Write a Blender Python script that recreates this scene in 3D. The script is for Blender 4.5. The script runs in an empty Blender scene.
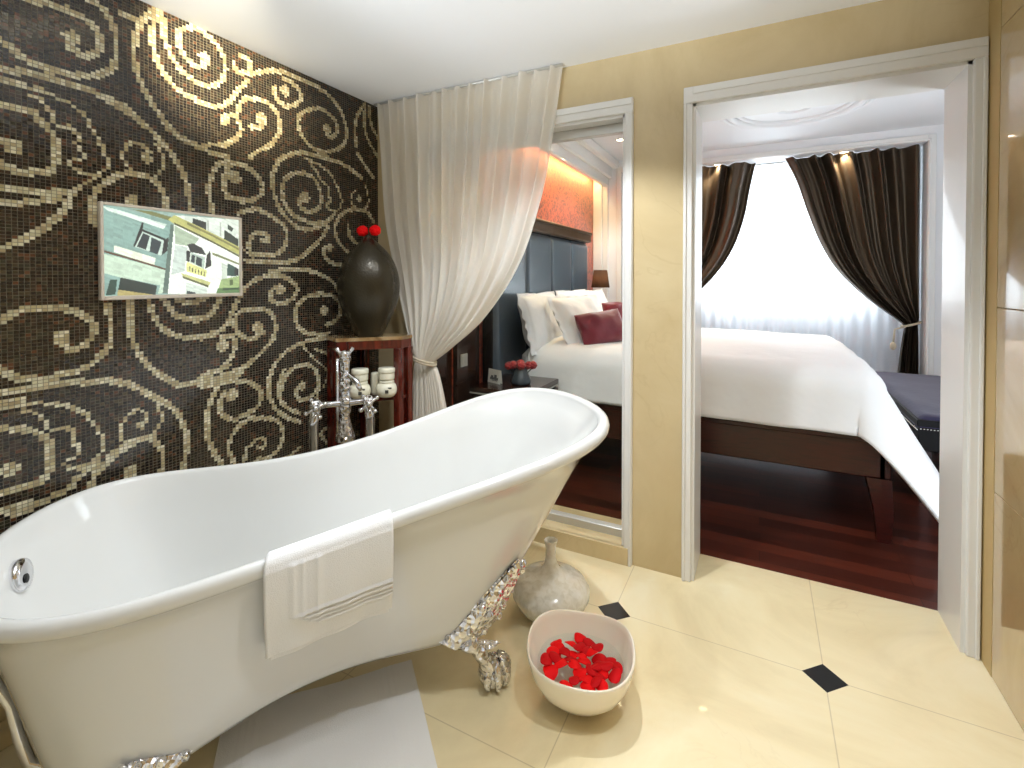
import bpy, math, random
import numpy as np
from mathutils import Vector, Matrix, noise
random.seed(7); np.random.seed(7)
C = bpy.context.scene.collection
PI = math.pi
# ------------------------------------------------------------------ constants (metres)
XL, YB, XR, H = -1.957, 2.140, 0.657, 2.245      # bathroom left wall, wall to the bedroom, right wall, ceiling
YW = 2.37                                        # bedroom side of the dividing wall
BX0, BX1, BYW, BH = -1.60, 1.75, 5.06, 2.50      # bedroom left wall, right wall, window wall, ceiling
YN = -1.10                                       # wall behind the camera

def lin(c):
    return tuple(((v/255)/12.92 if v/255 <= 0.04045 else ((v/255+0.055)/1.055)**2.4) for v in c)

# ------------------------------------------------------------------ mesh builder
class MB:
    def __init__(s): s.v=[]; s.f=[]; s.m=[]; s.sm=[]
    def add(s, vs, fs, mi=0, smooth=True):
        b=len(s.v); s.v+= [tuple(v) for v in vs]
        for f in fs: s.f.append(tuple(b+i for i in f)); s.m.append(mi); s.sm.append(smooth)
        return s
    def box(s, x0,x1,y0,y1,z0,z1, mi=0, M=None, bev=0.0):
        if bev<=0:
            vs=[(x,y,z) for x in(x0,x1) for y in(y0,y1) for z in(z0,z1)]
            fs=[(0,1,3,2),(4,6,7,5),(0,4,5,1),(2,3,7,6),(0,2,6,4),(1,5,7,3)]
        else:
            b=min(bev,(x1-x0)*.49,(y1-y0)*.49,(z1-z0)*.49)
            vs=[];idx={}
            X=(x0,x1);Y=(y0,y1);Z=(z0,z1);sg=(1,-1)
            for i in(0,1):
                for j in(0,1):
                    for k in(0,1):
                        for a in range(3):
                            p=[X[i]+sg[i]*b,Y[j]+sg[j]*b,Z[k]+sg[k]*b]; p[a]=(X[i],Y[j],Z[k])[a]
                            idx[(i,j,k,a)]=len(vs); vs.append(tuple(p))
            fs=[]
            for a in range(3):
                o=[q for q in range(3) if q!=a]
                for e in(0,1):
                    ring=[]
                    for (p,q) in((0,0),(1,0),(1,1),(0,1)):
                        c=[0,0,0]; c[a]=e; c[o[0]]=p; c[o[1]]=q; ring.append(idx[(c[0],c[1],c[2],a)])
                    fs.append(tuple(ring))
            for a in range(3):
                o=[q for q in range(3) if q!=a]
                for p in(0,1):
                    for q in(0,1):
                        c0=[0,0,0];c0[o[0]]=p;c0[o[1]]=q;c1=list(c0);c1[a]=1
                        fs.append((idx[(*c0,o[0])],idx[(*c0,o[1])],idx[(*c1,o[1])],idx[(*c1,o[0])]))
            for i in(0,1):
                for j in(0,1):
                    for k in(0,1): fs.append((idx[(i,j,k,0)],idx[(i,j,k,1)],idx[(i,j,k,2)]))
        if M is not None: vs=[tuple(M@Vector(v)) for v in vs]
        return s.add(vs,fs,mi,False)
    def lathe(s, prof, c=(0,0,0), seg=32, mi=0, M=None, sx=1, sy=1, cap=True, fn=None):
        vs=[];fs=[];n=len(prof)
        for (r,z) in prof:
            for k in range(seg):
                a=2*PI*k/seg; rr=r*(fn(a,z) if fn else 1)
                vs.append((c[0]+rr*math.cos(a)*sx,c[1]+rr*math.sin(a)*sy,c[2]+z))
        for i in range(n-1):
            for k in range(seg):
                k2=(k+1)%seg; fs.append((i*seg+k,i*seg+k2,(i+1)*seg+k2,(i+1)*seg+k))
        if cap:
            if prof[0][0]>1e-5: fs.append(tuple(range(seg))[::-1])
            if prof[-1][0]>1e-5: fs.append(tuple((n-1)*seg+k for k in range(seg)))
        if M is not None: vs=[tuple(M@Vector(v)) for v in vs]
        return s.add(vs,fs,mi)
    def tube(s, pts, rad, seg=12, mi=0, flat=1.0, closed=False, cap=True):
        pts=[Vector(p) for p in pts]; n=len(pts)
        if not hasattr(rad,'__len__'): rad=[rad]*n
        vs=[];fs=[]; up=None
        for i,p in enumerate(pts):
            if closed: t=pts[(i+1)%n]-pts[i-1]
            else: t=pts[min(i+1,n-1)]-pts[max(i-1,0)]
            t.normalize()
            if up is None:
                up=Vector((0,0,1)) if abs(t.z)<.9 else Vector((1,0,0))
            x=t.cross(up); 
            if x.length<1e-6: x=t.orthogonal()
            x.normalize(); y=x.cross(t); y.normalize(); up=y
            for k in range(seg):
                a=2*PI*k/seg; vs.append(tuple(p+x*math.cos(a)*rad[i]+y*math.sin(a)*rad[i]*flat))
        m=n if closed else n-1
        for i in range(m):
            j=(i+1)%n
            for k in range(seg):
                k2=(k+1)%seg; fs.append((i*seg+k,i*seg+k2,j*seg+k2,j*seg+k))
        if cap and not closed: fs.append(tuple(range(seg))[::-1]); fs.append(tuple((n-1)*seg+k for k in range(seg)))
        return s.add(vs,fs,mi)
    def ball(s,c,r,seg=20,rings=12,mi=0,sc=(1,1,1),M=None):
        vs=[];fs=[]
        for i in range(rings+1):
            th=PI*i/rings
            for k in range(seg):
                a=2*PI*k/seg; v=Vector((math.sin(th)*math.cos(a)*r*sc[0],math.sin(th)*math.sin(a)*r*sc[1],math.cos(th)*r*sc[2]))
                if M is not None: v=M@v
                vs.append((c[0]+v.x,c[1]+v.y,c[2]+v.z))
        for i in range(rings):
            for k in range(seg):
                k2=(k+1)%seg; fs.append((i*seg+k,(i+1)*seg+k,(i+1)*seg+k2,i*seg+k2))
        return s.add(vs,fs,mi)
    def grid(s, fn, nu, nv, mi=0, closeu=False):
        vs=[];fs=[]
        for i in range(nu+(0 if closeu else 1)):
            for j in range(nv+1): vs.append(tuple(fn(i/nu,j/nv)))
        for i in range(nu):
            i2=(i+1)%nu if closeu else i+1
            for j in range(nv): fs.append((i*(nv+1)+j,i2*(nv+1)+j,i2*(nv+1)+j+1,i*(nv+1)+j+1))
        return s.add(vs,fs,mi)
    def prism(s, poly, z0, z1, mi=0, M=None):
        n=len(poly); vs=[(x,y,z0) for x,y in poly]+[(x,y,z1) for x,y in poly]
        fs=[tuple(range(n))[::-1],tuple(range(n,2*n))]+[(i,(i+1)%n,n+(i+1)%n,n+i) for i in range(n)]
        if M is not None: vs=[tuple(M@Vector(v)) for v in vs]
        return s.add(vs,fs,mi,False)
    def build(s, name, mats, parent=None, solid=0, sub=0, weld=False, fixn=True):
        me=bpy.data.meshes.new(name); o=bpy.data.objects.new(name,me)
        org=ORG.get(parent.name,Vector()) if parent else Vector()
        ox,oy,oz=org
        me.from_pydata([(v[0]-ox,v[1]-oy,v[2]-oz) for v in s.v],[],s.f)
        if not isinstance(mats,(list,tuple)): mats=[mats]
        for m in mats: me.materials.append(m)
        me.polygons.foreach_set('material_index',s.m); me.polygons.foreach_set('use_smooth',s.sm)
        if fixn or weld:
            import bmesh
            bm=bmesh.new(); bm.from_mesh(me)
            if weld: bmesh.ops.remove_doubles(bm,verts=bm.verts,dist=1e-5)
            if fixn: bmesh.ops.recalc_face_normals(bm,faces=bm.faces)
            bm.to_mesh(me); bm.free()
        me.update()
        C.objects.link(o)
        if parent: o.parent=parent
        ORG[o.name]=org.copy()
        if solid: 
            md=o.modifiers.new('th','SOLIDIFY'); md.thickness=solid; md.offset=0
        if sub:
            md=o.modifiers.new('sb','SUBSURF'); md.levels=sub; md.render_levels=sub
        return o
ORG={}
def thing(name,label,cat,loc=(0,0,0),group=None):
    o=bpy.data.objects.new(name,None); o.empty_display_size=.05; C.objects.link(o); o.location=loc
    ORG[o.name]=Vector(loc); o['label']=label; o['category']=cat
    if group: o['group']=group
    return o
def tag(o,label,cat,group=None,kind=None):
    o['label']=label; o['category']=cat
    if group: o['group']=group
    if kind: o['kind']=kind
    return o
def struct(o): o['kind']='structure'; return o
def dup(root,loc=None,rotz=None,label=None,group=None):
    r=root.copy(); C.objects.link(r)
    if loc is not None: r.location=loc
    if rotz is not None: r.rotation_euler=(0,0,rotz)
    if label: r['label']=label
    if group: r['group']=group
    for ch in list(root.children):
        c=ch.copy(); C.objects.link(c); c.parent=r
        for g in list(ch.children):
            d=g.copy(); C.objects.link(d); d.parent=c
    return r
# ------------------------------------------------------------------ materials
def mat(name,col,rough=.5,metal=0,spec=.5,coat=0,coatr=.03,sheen=0,trans=0,ior=1.45,noise_=None,bump=None,emis=None,es=1,alpha=1,sss=0,cols=None,aniso=0):
    m=bpy.data.materials.new(name); m.use_nodes=True; nt=m.node_tree; b=nt.nodes['Principled BSDF']
    b.inputs['Base Color'].default_value=(*lin(col),1); b.inputs['Roughness'].default_value=rough
    b.inputs['Metallic'].default_value=metal; b.inputs['Specular IOR Level'].default_value=spec
    b.inputs['Coat Weight'].default_value=coat; b.inputs['Coat Roughness'].default_value=coatr
    b.inputs['Sheen Weight'].default_value=sheen; b.inputs['Transmission Weight'].default_value=trans; b.inputs['IOR'].default_value=ior
    b.inputs['Alpha'].default_value=alpha; b.inputs['Anisotropic'].default_value=aniso
    if sss: b.inputs['Subsurface Weight'].default_value=sss; b.inputs['Subsurface Radius'].default_value=(.02,.012,.008)
    if emis: b.inputs['Emission Color'].default_value=(*lin(emis),1); b.inputs['Emission Strength'].default_value=es
    tc=nt.nodes.new('ShaderNodeTexCoord')
    if cols:   # list of (scale, detail, distortion, [(pos,col)..], stretch)
        sc,det,dis,stops,st=cols
        mp=nt.nodes.new('ShaderNodeMapping'); mp.inputs['Scale'].default_value=st
        n=nt.nodes.new('ShaderNodeTexNoise'); n.inputs['Scale'].default_value=sc; n.inputs['Detail'].default_value=det; n.inputs['Distortion'].default_value=dis
        r=nt.nodes.new('ShaderNodeValToRGB'); e=r.color_ramp.elements
        while len(e)<len(stops): e.new(.5)
        for i,(p,c) in enumerate(stops): e[i].position=p; e[i].color=(*lin(c),1)
        nt.links.new(tc.outputs['Object'],mp.inputs[0]); nt.links.new(mp.outputs[0],n.inputs['Vector'])
        nt.links.new(n.outputs['Fac'],r.inputs[0]); nt.links.new(r.outputs[0],b.inputs['Base Color'])
    if bump:
        kind,sc,strg=bump[:3]; 
        n=nt.nodes.new('ShaderNodeTexVoronoi' if kind=='v' else 'ShaderNodeTexNoise'); n.inputs['Scale'].default_value=sc
        bp=nt.nodes.new('ShaderNodeBump'); bp.inputs['Strength'].default_value=strg; bp.inputs['Distance'].default_value=bump[3] if len(bump)>3 else .002
        nt.links.new(tc.outputs['Object'],n.inputs['Vector']); nt.links.new(n.outputs[0],bp.inputs['Height']); nt.links.new(bp.outputs[0],b.inputs['Normal'])
    return m
M_ceil=mat('ceiling_paint',(246,247,249),.7)
M_white=mat('white_paint',(232,231,228),.35,coat=.2)
M_bwall=mat('bedroom_paint',(235,236,238),.6)
M_tub=mat('white_enamel',(222,222,219),.12,coat=.6,coatr=.04)
M_chrome=mat('chrome',(225,225,228),.08,metal=1)
M_orn=mat('ornate_chrome',(232,232,235),.12,metal=1,bump=('v',62,.8,.008))
M_black=mat('black_hole',(8,8,8),.5)
M_terry=mat('white_terry',(240,240,240),.95,sheen=.3,bump=('n',420,.5,.003))
M_matc=mat('mat_cotton',(240,238,235),.95,sheen=.2,bump=('n',350,.4,.003))
M_linen=mat('white_linen',(248,247,246),.8,bump=('n',9,.25,.02))
M_sat=mat('white_satin_pillow',(246,246,247),.55,sheen=.2,bump=('n',14,.35,.015))
M_burg=mat('burgundy_satin',(120,18,40),.4,sheen=.4,bump=('n',18,.3,.01))
M_mahog=mat('mahogany',(92,30,20),.3,coat=.15,cols=(3,6,1.2,[(.3,(32,6,3)),(.55,(58,14,7)),(.75,(42,9,5))],(2,22,14)))
M_rwood=mat('red_lacquered_wood',(96,28,18),.2,coat=.6,cols=(4,5,1,[(.3,(58,14,8)),(.7,(108,36,22))],(8,8,1.2)))
M_dwood=mat('dark_wood_nightstand',(44,26,20),.25,coat=.5,cols=(4,5,1,[(.3,(30,16,12)),(.7,(62,36,26))],(2,14,14)))
M_leath=mat('blue_black_leather',(72,86,100),.28,coat=.5,coatr=.2,bump=('v',160,.35,.002))
M_bronze=mat('bronze_moulding',(84,66,48),.35,metal=.6)
M_navy=mat('navy_velvet',(44,40,70),.9,sheen=.25,bump=('n',30,.3,.006))
M_blkl_shade=mat('black_leather_and_shade',(14,11,12),.55,spec=.3)  # black leather, and the painted shade on the bench cushion side
M_nail=mat('nailhead_silver',(230,228,220),.2,metal=1)
M_ceram=mat('dark_hammered_ceramic',(56,50,37),.24,metal=.35,bump=('v',110,.35,.002))
M_vase=mat('mottled_white_ceramic',(225,215,190),.16,coat=.8,bump=('v',60,.25,.002),cols=(48,5,.6,[(.35,(234,230,216)),(.52,(248,245,234)),(.7,(255,253,246))],(1,1,1)))
M_bowl=mat('cream_glazed_bowl',(252,241,222),.2,coat=.5,sss=.15)
M_petal=mat('red_petal',(245,6,14),.6,spec=.2)
M_petal3=mat('deep_red_petal',(205,2,14),.6,spec=.2)
M_petal2=mat('dark_red_petal',(150,4,8),.6,sheen=.3)
M_jar=mat('cream_ceramic_jar',(240,236,214),.3,coat=.4)
M_print=mat('jar_print',(70,66,58),.6)
M_stone=mat('brown_marble_top',(150,122,84),.15,coat=.6,cols=(9,6,1.6,[(.3,(96,68,40)),(.5,(150,120,80)),(.7,(196,176,140))],(1,1,1)))
M_metalv=mat('blue_grey_glazed_vase',(52,60,66),.18,coat=.6)
M_gold=mat('brushed_gold',(205,170,95),.3,metal=1)
M_alum=mat('satin_aluminium',(206,205,200),.35,metal=.5)
M_cord=mat('beige_cord',(200,186,160),.7,sheen=.3,bump=('n',200,.5,.002))
M_frame=mat('pale_frame',(214,204,190),.4)
M_tgreen=mat('dark_stem',(30,40,24),.6)
# marble
def marble(name,a,b,c,vein,rough,coat,grid=None,scale=1.6):
    m=bpy.data.materials.new(name); m.use_nodes=True; nt=m.node_tree; N=nt.nodes; L=nt.links; bs=N['Principled BSDF']
    bs.inputs['Roughness'].default_value=rough; bs.inputs['Coat Weight'].default_value=coat; bs.inputs['Coat Roughness'].default_value=.03
    tc=N.new('ShaderNodeTexCoord')
    n1=N.new('ShaderNodeTexNoise'); n1.inputs['Scale'].default_value=scale; n1.inputs['Detail'].default_value=8; n1.inputs['Distortion'].default_value=1.1; n1.inputs['Roughness'].default_value=.62
    r1=N.new('ShaderNodeValToRGB'); e=r1.color_ramp.elements; e.new(.5)
    for i,(p,cc) in enumerate(((.3,a),(.5,b),(.72,c))): e[i].position=p; e[i].color=(*lin(cc),1)
    L.new(tc.outputs['Object'],n1.inputs['Vector']); L.new(n1.outputs['Fac'],r1.inputs[0])
    n2=N.new('ShaderNodeTexNoise'); n2.inputs['Scale'].default_value=scale*1.7; n2.inputs['Detail'].default_value=5; n2.inputs['Distortion'].default_value=2.2
    L.new(tc.outputs['Object'],n2.inputs['Vector'])
    r2=N.new('ShaderNodeValToRGB'); e=r2.color_ramp.elements; e.new(.5); e.new(.515)
    for i,(p,v) in enumerate(((.485,0),(.5,1),(.502,1),(.518,0))): e[i].position=p; e[i].color=(v,v,v,1)
    L.new(n2.outputs['Fac'],r2.inputs[0])
    n3=N.new('ShaderNodeTexNoise'); n3.inputs['Scale'].default_value=scale*.8; L.new(tc.outputs['Object'],n3.inputs['Vector'])
    mu=N.new('ShaderNodeMath'); mu.operation='MULTIPLY'; L.new(r2.outputs[0],mu.inputs[0]); 
    m3=N.new('ShaderNodeMapRange'); m3.inputs[1].default_value=.5; m3.inputs[2].default_value=.7; m3.inputs[4].default_value=.28; L.new(n3.outputs['Fac'],m3.inputs[0]); L.new(m3.outputs[0],mu.inputs[1])
    mx=N.new('ShaderNodeMix'); mx.data_type='RGBA'; L.new(mu.outputs[0],mx.inputs[0]); L.new(r1.outputs[0],mx.inputs[6]); mx.inputs[7].default_value=(*lin(vein),1)
    out=mx.outputs[2]
    if grid:   # joints at X = gx + k*s, Y = gy + k*s
        gx,gy,s=grid
        sp=N.new('ShaderNodeSeparateXYZ'); L.new(tc.outputs['Object'],sp.inputs[0])
        res=[]
        for ax,g in ((0,gx),(1,gy)):
            a1=N.new('ShaderNodeMath'); a1.operation='SUBTRACT'; L.new(sp.outputs[ax],a1.inputs[0]); a1.inputs[1].default_value=g-s/2-10*s
            a2=N.new('ShaderNodeMath'); a2.operation='MODULO'; L.new(a1.outputs[0],a2.inputs[0]); a2.inputs[1].default_value=s
            a3=N.new('ShaderNodeMath'); a3.operation='SUBTRACT'; L.new(a2.outputs[0],a3.inputs[0]); a3.inputs[1].default_value=s/2
            a4=N.new('ShaderNodeMath'); a4.operation='ABSOLUTE'; L.new(a3.outputs[0],a4.inputs[0])
            a5=N.new('ShaderNodeMath'); a5.operation='LESS_THAN'; L.new(a4.outputs[0],a5.inputs[0]); a5.inputs[1].default_value=.0016
            res.append(a5.outputs[0])
        mm=N.new('ShaderNodeMath'); mm.operation='MAXIMUM'; L.new(res[0],mm.inputs[0]); L.new(res[1],mm.inputs[1])
        ms=N.new('ShaderNodeMath'); ms.operation='MULTIPLY'; ms.inputs[1].default_value=.38; L.new(mm.outputs[0],ms.inputs[0])
        m2=N.new('ShaderNodeMix'); m2.data_type='RGBA'; L.new(ms.outputs[0],m2.inputs[0]); L.new(out,m2.inputs[6]); m2.inputs[7].default_value=(*lin((150,125,80)),1)
        out=m2.outputs[2]
    L.new(out,bs.inputs['Base Color'])
    return m
M_floor=marble('cream_marble_floor',(224,206,162),(240,224,182),(247,236,202),(202,178,130),.3,.25,grid=(.187,1.805,.677))
M_wallm=marble('beige_marble_wall',(192,170,126),(206,186,144),(218,200,160),(170,144,102),.35,.15,scale=1.2)
M_slab=marble('polished_beige_marble',(178,150,106),(196,170,124),(210,186,142),(154,122,78),.12,1.0,scale=1.3)
M_joint=mat('marble_joint',(226,206,166),.5)
M_plinth=marble('marble_plinth',(200,176,130),(216,196,152),(228,210,170),(170,138,90),.25,.3)
M_blackst=mat('black_stone_inset',(14,14,16),.4)
M_side=mat('marble_side_strip',(196,170,118),.5)
# dark plank floor
def planks():
    m=bpy.data.materials.new('dark_red_plank_floor'); m.use_nodes=True; nt=m.node_tree; N=nt.nodes; L=nt.links; b=N['Principled BSDF']
    tc=N.new('ShaderNodeTexCoord'); br=N.new('ShaderNodeTexBrick'); br.offset=.37
    br.inputs['Scale'].default_value=1; br.inputs['Brick Width'].default_value=.9; br.inputs['Row Height'].default_value=.09; br.inputs['Mortar Size'].default_value=.0012
    br.inputs['Color1'].default_value=(*lin((104,46,30)),1); br.inputs['Color2'].default_value=(*lin((46,18,12)),1); br.inputs['Mortar'].default_value=(*lin((14,6,4)),1)
    L.new(tc.outputs['Object'],br.inputs['Vector'])
    mp=N.new('ShaderNodeMapping'); mp.inputs['Scale'].default_value=(2,30,1); n=N.new('ShaderNodeTexNoise'); n.inputs['Scale'].default_value=2.5; n.inputs['Detail'].default_value=6
    L.new(tc.outputs['Object'],mp.inputs[0]); L.new(mp.outputs[0],n.inputs['Vector'])
    mr=N.new('ShaderNodeMapRange'); mr.inputs[3].default_value=.45; mr.inputs[4].default_value=1.35; L.new(n.outputs['Fac'],mr.inputs[0])
    mx=N.new('ShaderNodeVectorMath'); mx.operation='SCALE'; L.new(br.outputs['Color'],mx.inputs[0]); L.new(mr.outputs[0],mx.inputs['Scale'])
    L.new(mx.outputs[0],b.inputs['Base Color']); b.inputs['Roughness'].default_value=.3; b.inputs['Coat Weight'].default_value=.3; b.inputs['Coat Roughness'].default_value=.12
    return m
M_plank=planks()
def damask():
    m=bpy.data.materials.new('orange_red_damask'); m.use_nodes=True; nt=m.node_tree; N=nt.nodes; L=nt.links; b=N['Principled BSDF']
    tc=N.new('ShaderNodeTexCoord'); mp=N.new('ShaderNodeMapping'); mp.inputs['Scale'].default_value=(1,1,1)
    v=N.new('ShaderNodeTexVoronoi'); v.inputs['Scale'].default_value=26; v.feature='F1'
    n=N.new('ShaderNodeTexNoise'); n.inputs['Scale'].default_value=30; n.inputs['Detail'].default_value=3; n.inputs['Distortion'].default_value=2.5
    L.new(tc.outputs['Object'],n.inputs['Vector']); L.new(tc.outputs['Object'],v.inputs['Vector'])
    ad=N.new('ShaderNodeMath'); ad.operation='ADD'; L.new(n.outputs['Fac'],ad.inputs[0]); 
    ml=N.new('ShaderNodeMath'); ml.operation='MULTIPLY'; ml.inputs[1].default_value=.35; L.new(v.outputs['Distance'],ml.inputs[0]); L.new(ml.outputs[0],ad.inputs[1])
    r=N.new('ShaderNodeValToRGB'); e=r.color_ramp.elements; e[0].position=.60; e[0].color=(*lin((104,14,9)),1); e[1].position=.68; e[1].color=(*lin((190,72,28)),1)
    L.new(ad.outputs[0],r.inputs[0]); L.new(r.outputs[0],b.inputs['Base Color']); b.inputs['Roughness'].default_value=.5; b.inputs['Sheen Weight'].default_value=.3
    return m
M_dam=damask()
def sheer(name,col,tr,wt,rough=.9):
    m=bpy.data.materials.new(name); m.use_nodes=True; nt=m.node_tree; N=nt.nodes; L=nt.links
    for x in list(N):
        if x.type!='OUTPUT_MATERIAL': N.remove(x)
    out=[x for x in N if x.type=='OUTPUT_MATERIAL'][0]
    d=N.new('ShaderNodeBsdfDiffuse'); d.inputs[0].default_value=(*lin(col),1); t=N.new('ShaderNodeBsdfTranslucent'); t.inputs[0].default_value=(*lin(col),1)
    tp=N.new('ShaderNodeBsdfTransparent'); a=N.new('ShaderNodeMixShader'); a.inputs[0].default_value=wt; L.new(d.outputs[0],a.inputs[1]); L.new(t.outputs[0],a.inputs[2])
    b=N.new('ShaderNodeMixShader'); b.inputs[0].default_value=tr; L.new(a.outputs[0],b.inputs[1]); L.new(tp.outputs[0],b.inputs[2]); L.new(b.outputs[0],out.inputs[0])
    return m
M_tulle=sheer('cream_tulle',(252,248,240),.17,.45)
M_wsheer=sheer('white_window_sheer',(244,247,252),.25,.6)
M_shade=sheer('brown_lamp_shade',(110,84,66),.05,.5)
def glassm(name,col=(1,1,1),ior=1.32):
    m=bpy.data.materials.new(name); m.use_nodes=True; nt=m.node_tree; N=nt.nodes; L=nt.links
    for x in list(N):
        if x.type!='OUTPUT_MATERIAL': N.remove(x)
    out=[x for x in N if x.type=='OUTPUT_MATERIAL'][0]
    g=N.new('ShaderNodeBsdfGlossy'); g.inputs['Roughness'].default_value=0; tp=N.new('ShaderNodeBsdfTransparent'); tp.inputs[0].default_value=(*col,1)
    f=N.new('ShaderNodeFresnel'); f.inputs[0].default_value=ior; gm=N.new('ShaderNodeNewGeometry'); iv=N.new('ShaderNodeMath'); iv.operation='SUBTRACT'; iv.inputs[0].default_value=1; L.new(gm.outputs['Backfacing'],iv.inputs[1]); ml=N.new('ShaderNodeMath'); ml.operation='MULTIPLY'; L.new(f.outputs[0],ml.inputs[0]); L.new(iv.outputs[0],ml.inputs[1]); mx=N.new('ShaderNodeMixShader'); L.new(ml.outputs[0],mx.inputs[0]); L.new(tp.outputs[0],mx.inputs[1]); L.new(g.outputs[0],mx.inputs[2]); L.new(mx.outputs[0],out.inputs[0])
    return m
M_glass=glassm('clear_glass',(.96,.97,.96))
M_water=glassm('water',(.97,.99,.99),1.33)
M_drape=mat('dark_satin_drape',(84,71,57),.34,metal=.6,aniso=.3)
def attr_mat(name,rough,emis=0,spec=.5,coat=0,base=1):
    m=bpy.data.materials.new(name); m.use_nodes=True; nt=m.node_tree; b=nt.nodes['Principled BSDF']
    a=nt.nodes.new('ShaderNodeAttribute'); a.attribute_name='Col'
    if base==1: nt.links.new(a.outputs['Color'],b.inputs['Base Color'])
    else: b.inputs['Base Color'].default_value=(base,base,base,1)
    b.inputs['Roughness'].default_value=rough; b.inputs['Coat Weight'].default_value=coat
    b.inputs['Specular IOR Level'].default_value=spec
    if emis: nt.links.new(a.outputs['Color'],b.inputs['Emission Color']); b.inputs['Emission Strength'].default_value=emis
    return m
M_mos=attr_mat('mosaic_tiles',.16,0,.5,.3); M_pict=attr_mat('screen_picture',.25,.85,.5,base=.12)
M_grout=mat('mosaic_grout',(122,116,100),.9)
M_lamp=mat('lit_lens',(255,240,210),.5,emis=(255,236,200),es=12)
M_cove=mat('cove_light_strip',(255,230,170),.5,emis=(255,222,150),es=20)
M_dam2=mat('lit_shade',(180,140,110),.8)
M_card=mat('card_white',(235,232,226),.5); M_ink=mat('grey_print',(110,110,112),.6)
# ================================================================== THE SETTING: bathroom
def sbox(name,bxs,m,bev=0,mi=None):
    b=MB()
    for i,q in enumerate(bxs): b.box(*q,bev=bev,mi=(mi[i] if mi else 0))
    return struct(b.build(name,m,fixn=False))
# floor: marble with small black diamonds where the joints cross
fb=MB(); fb.box(XL-.1,XR+.1,YN-.1,YW,-.08,0)
gx,gy,gs,hr=.187,1.805,.677,.062
for i in range(-3,1):
    for j in range(0,1):
        cx,cy=gx+i*gs,gy+j*gs
        fb.prism([(cx+hr,cy),(cx,cy+hr),(cx-hr,cy),(cx,cy-hr)],0.0,.0008,1)
struct(fb.build('floor',[M_floor,M_blackst],fixn=False))
sbox('ceiling',[(XL-.1,XR+.1,YN-.1,YB,H,H+.06)],M_ceil)
sbox('wall_front',[(XL-.1,XR+.1,YN-.1,YN,0,H)],M_ceil)
# wall to the bedroom, with two openings
WX0,WX1,WZ0,WZ1=-1.62,-.535,.088,1.985      # window opening
DX0,DX1,DZ1=-.255,.618,1.985                 # door opening
sbox('wall_back',[(XL-.1,WX0,YB,YW,0,BH),(WX0,WX1,YB,YW,0,WZ0-.03),(WX0,WX1,YB,YW,WZ1,BH),(WX1,DX0,YB,YW,0,BH),(DX0,DX1,YB,YW,DZ1,BH),(DX1,XR+.1,YB,YW,0,BH)],M_wallm)
# marble curb under the glass
sbox('trim_1',[(WX0,WX1,YB-.004,YW,WZ0-.03,WZ0-.012),(WX0,WX1+.02,YB-.02,YB,0,WZ0-.012)],M_plinth)
# right wall of polished slabs with fine joints and a narrow strip near the corner
rb=MB(); zs=[0,.592,1.172,2.04,H]; 
rb.box(XR+.012,XR+.1,YN-.1,YB,0,H,0)
for a,b in zip(zs[:-1],zs[1:]):
    for y0,y1 in ((YN,.62),(.623,2.047)): rb.box(XR,XR+.02,y0,y1,a+.0012,b-.0012,1,bev=.001)
rb.box(XR-.001,XR+.02,2.049,YB,0,H,2)
struct(rb.build('wall_right',[M_joint,M_slab,M_side],fixn=False))
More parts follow.
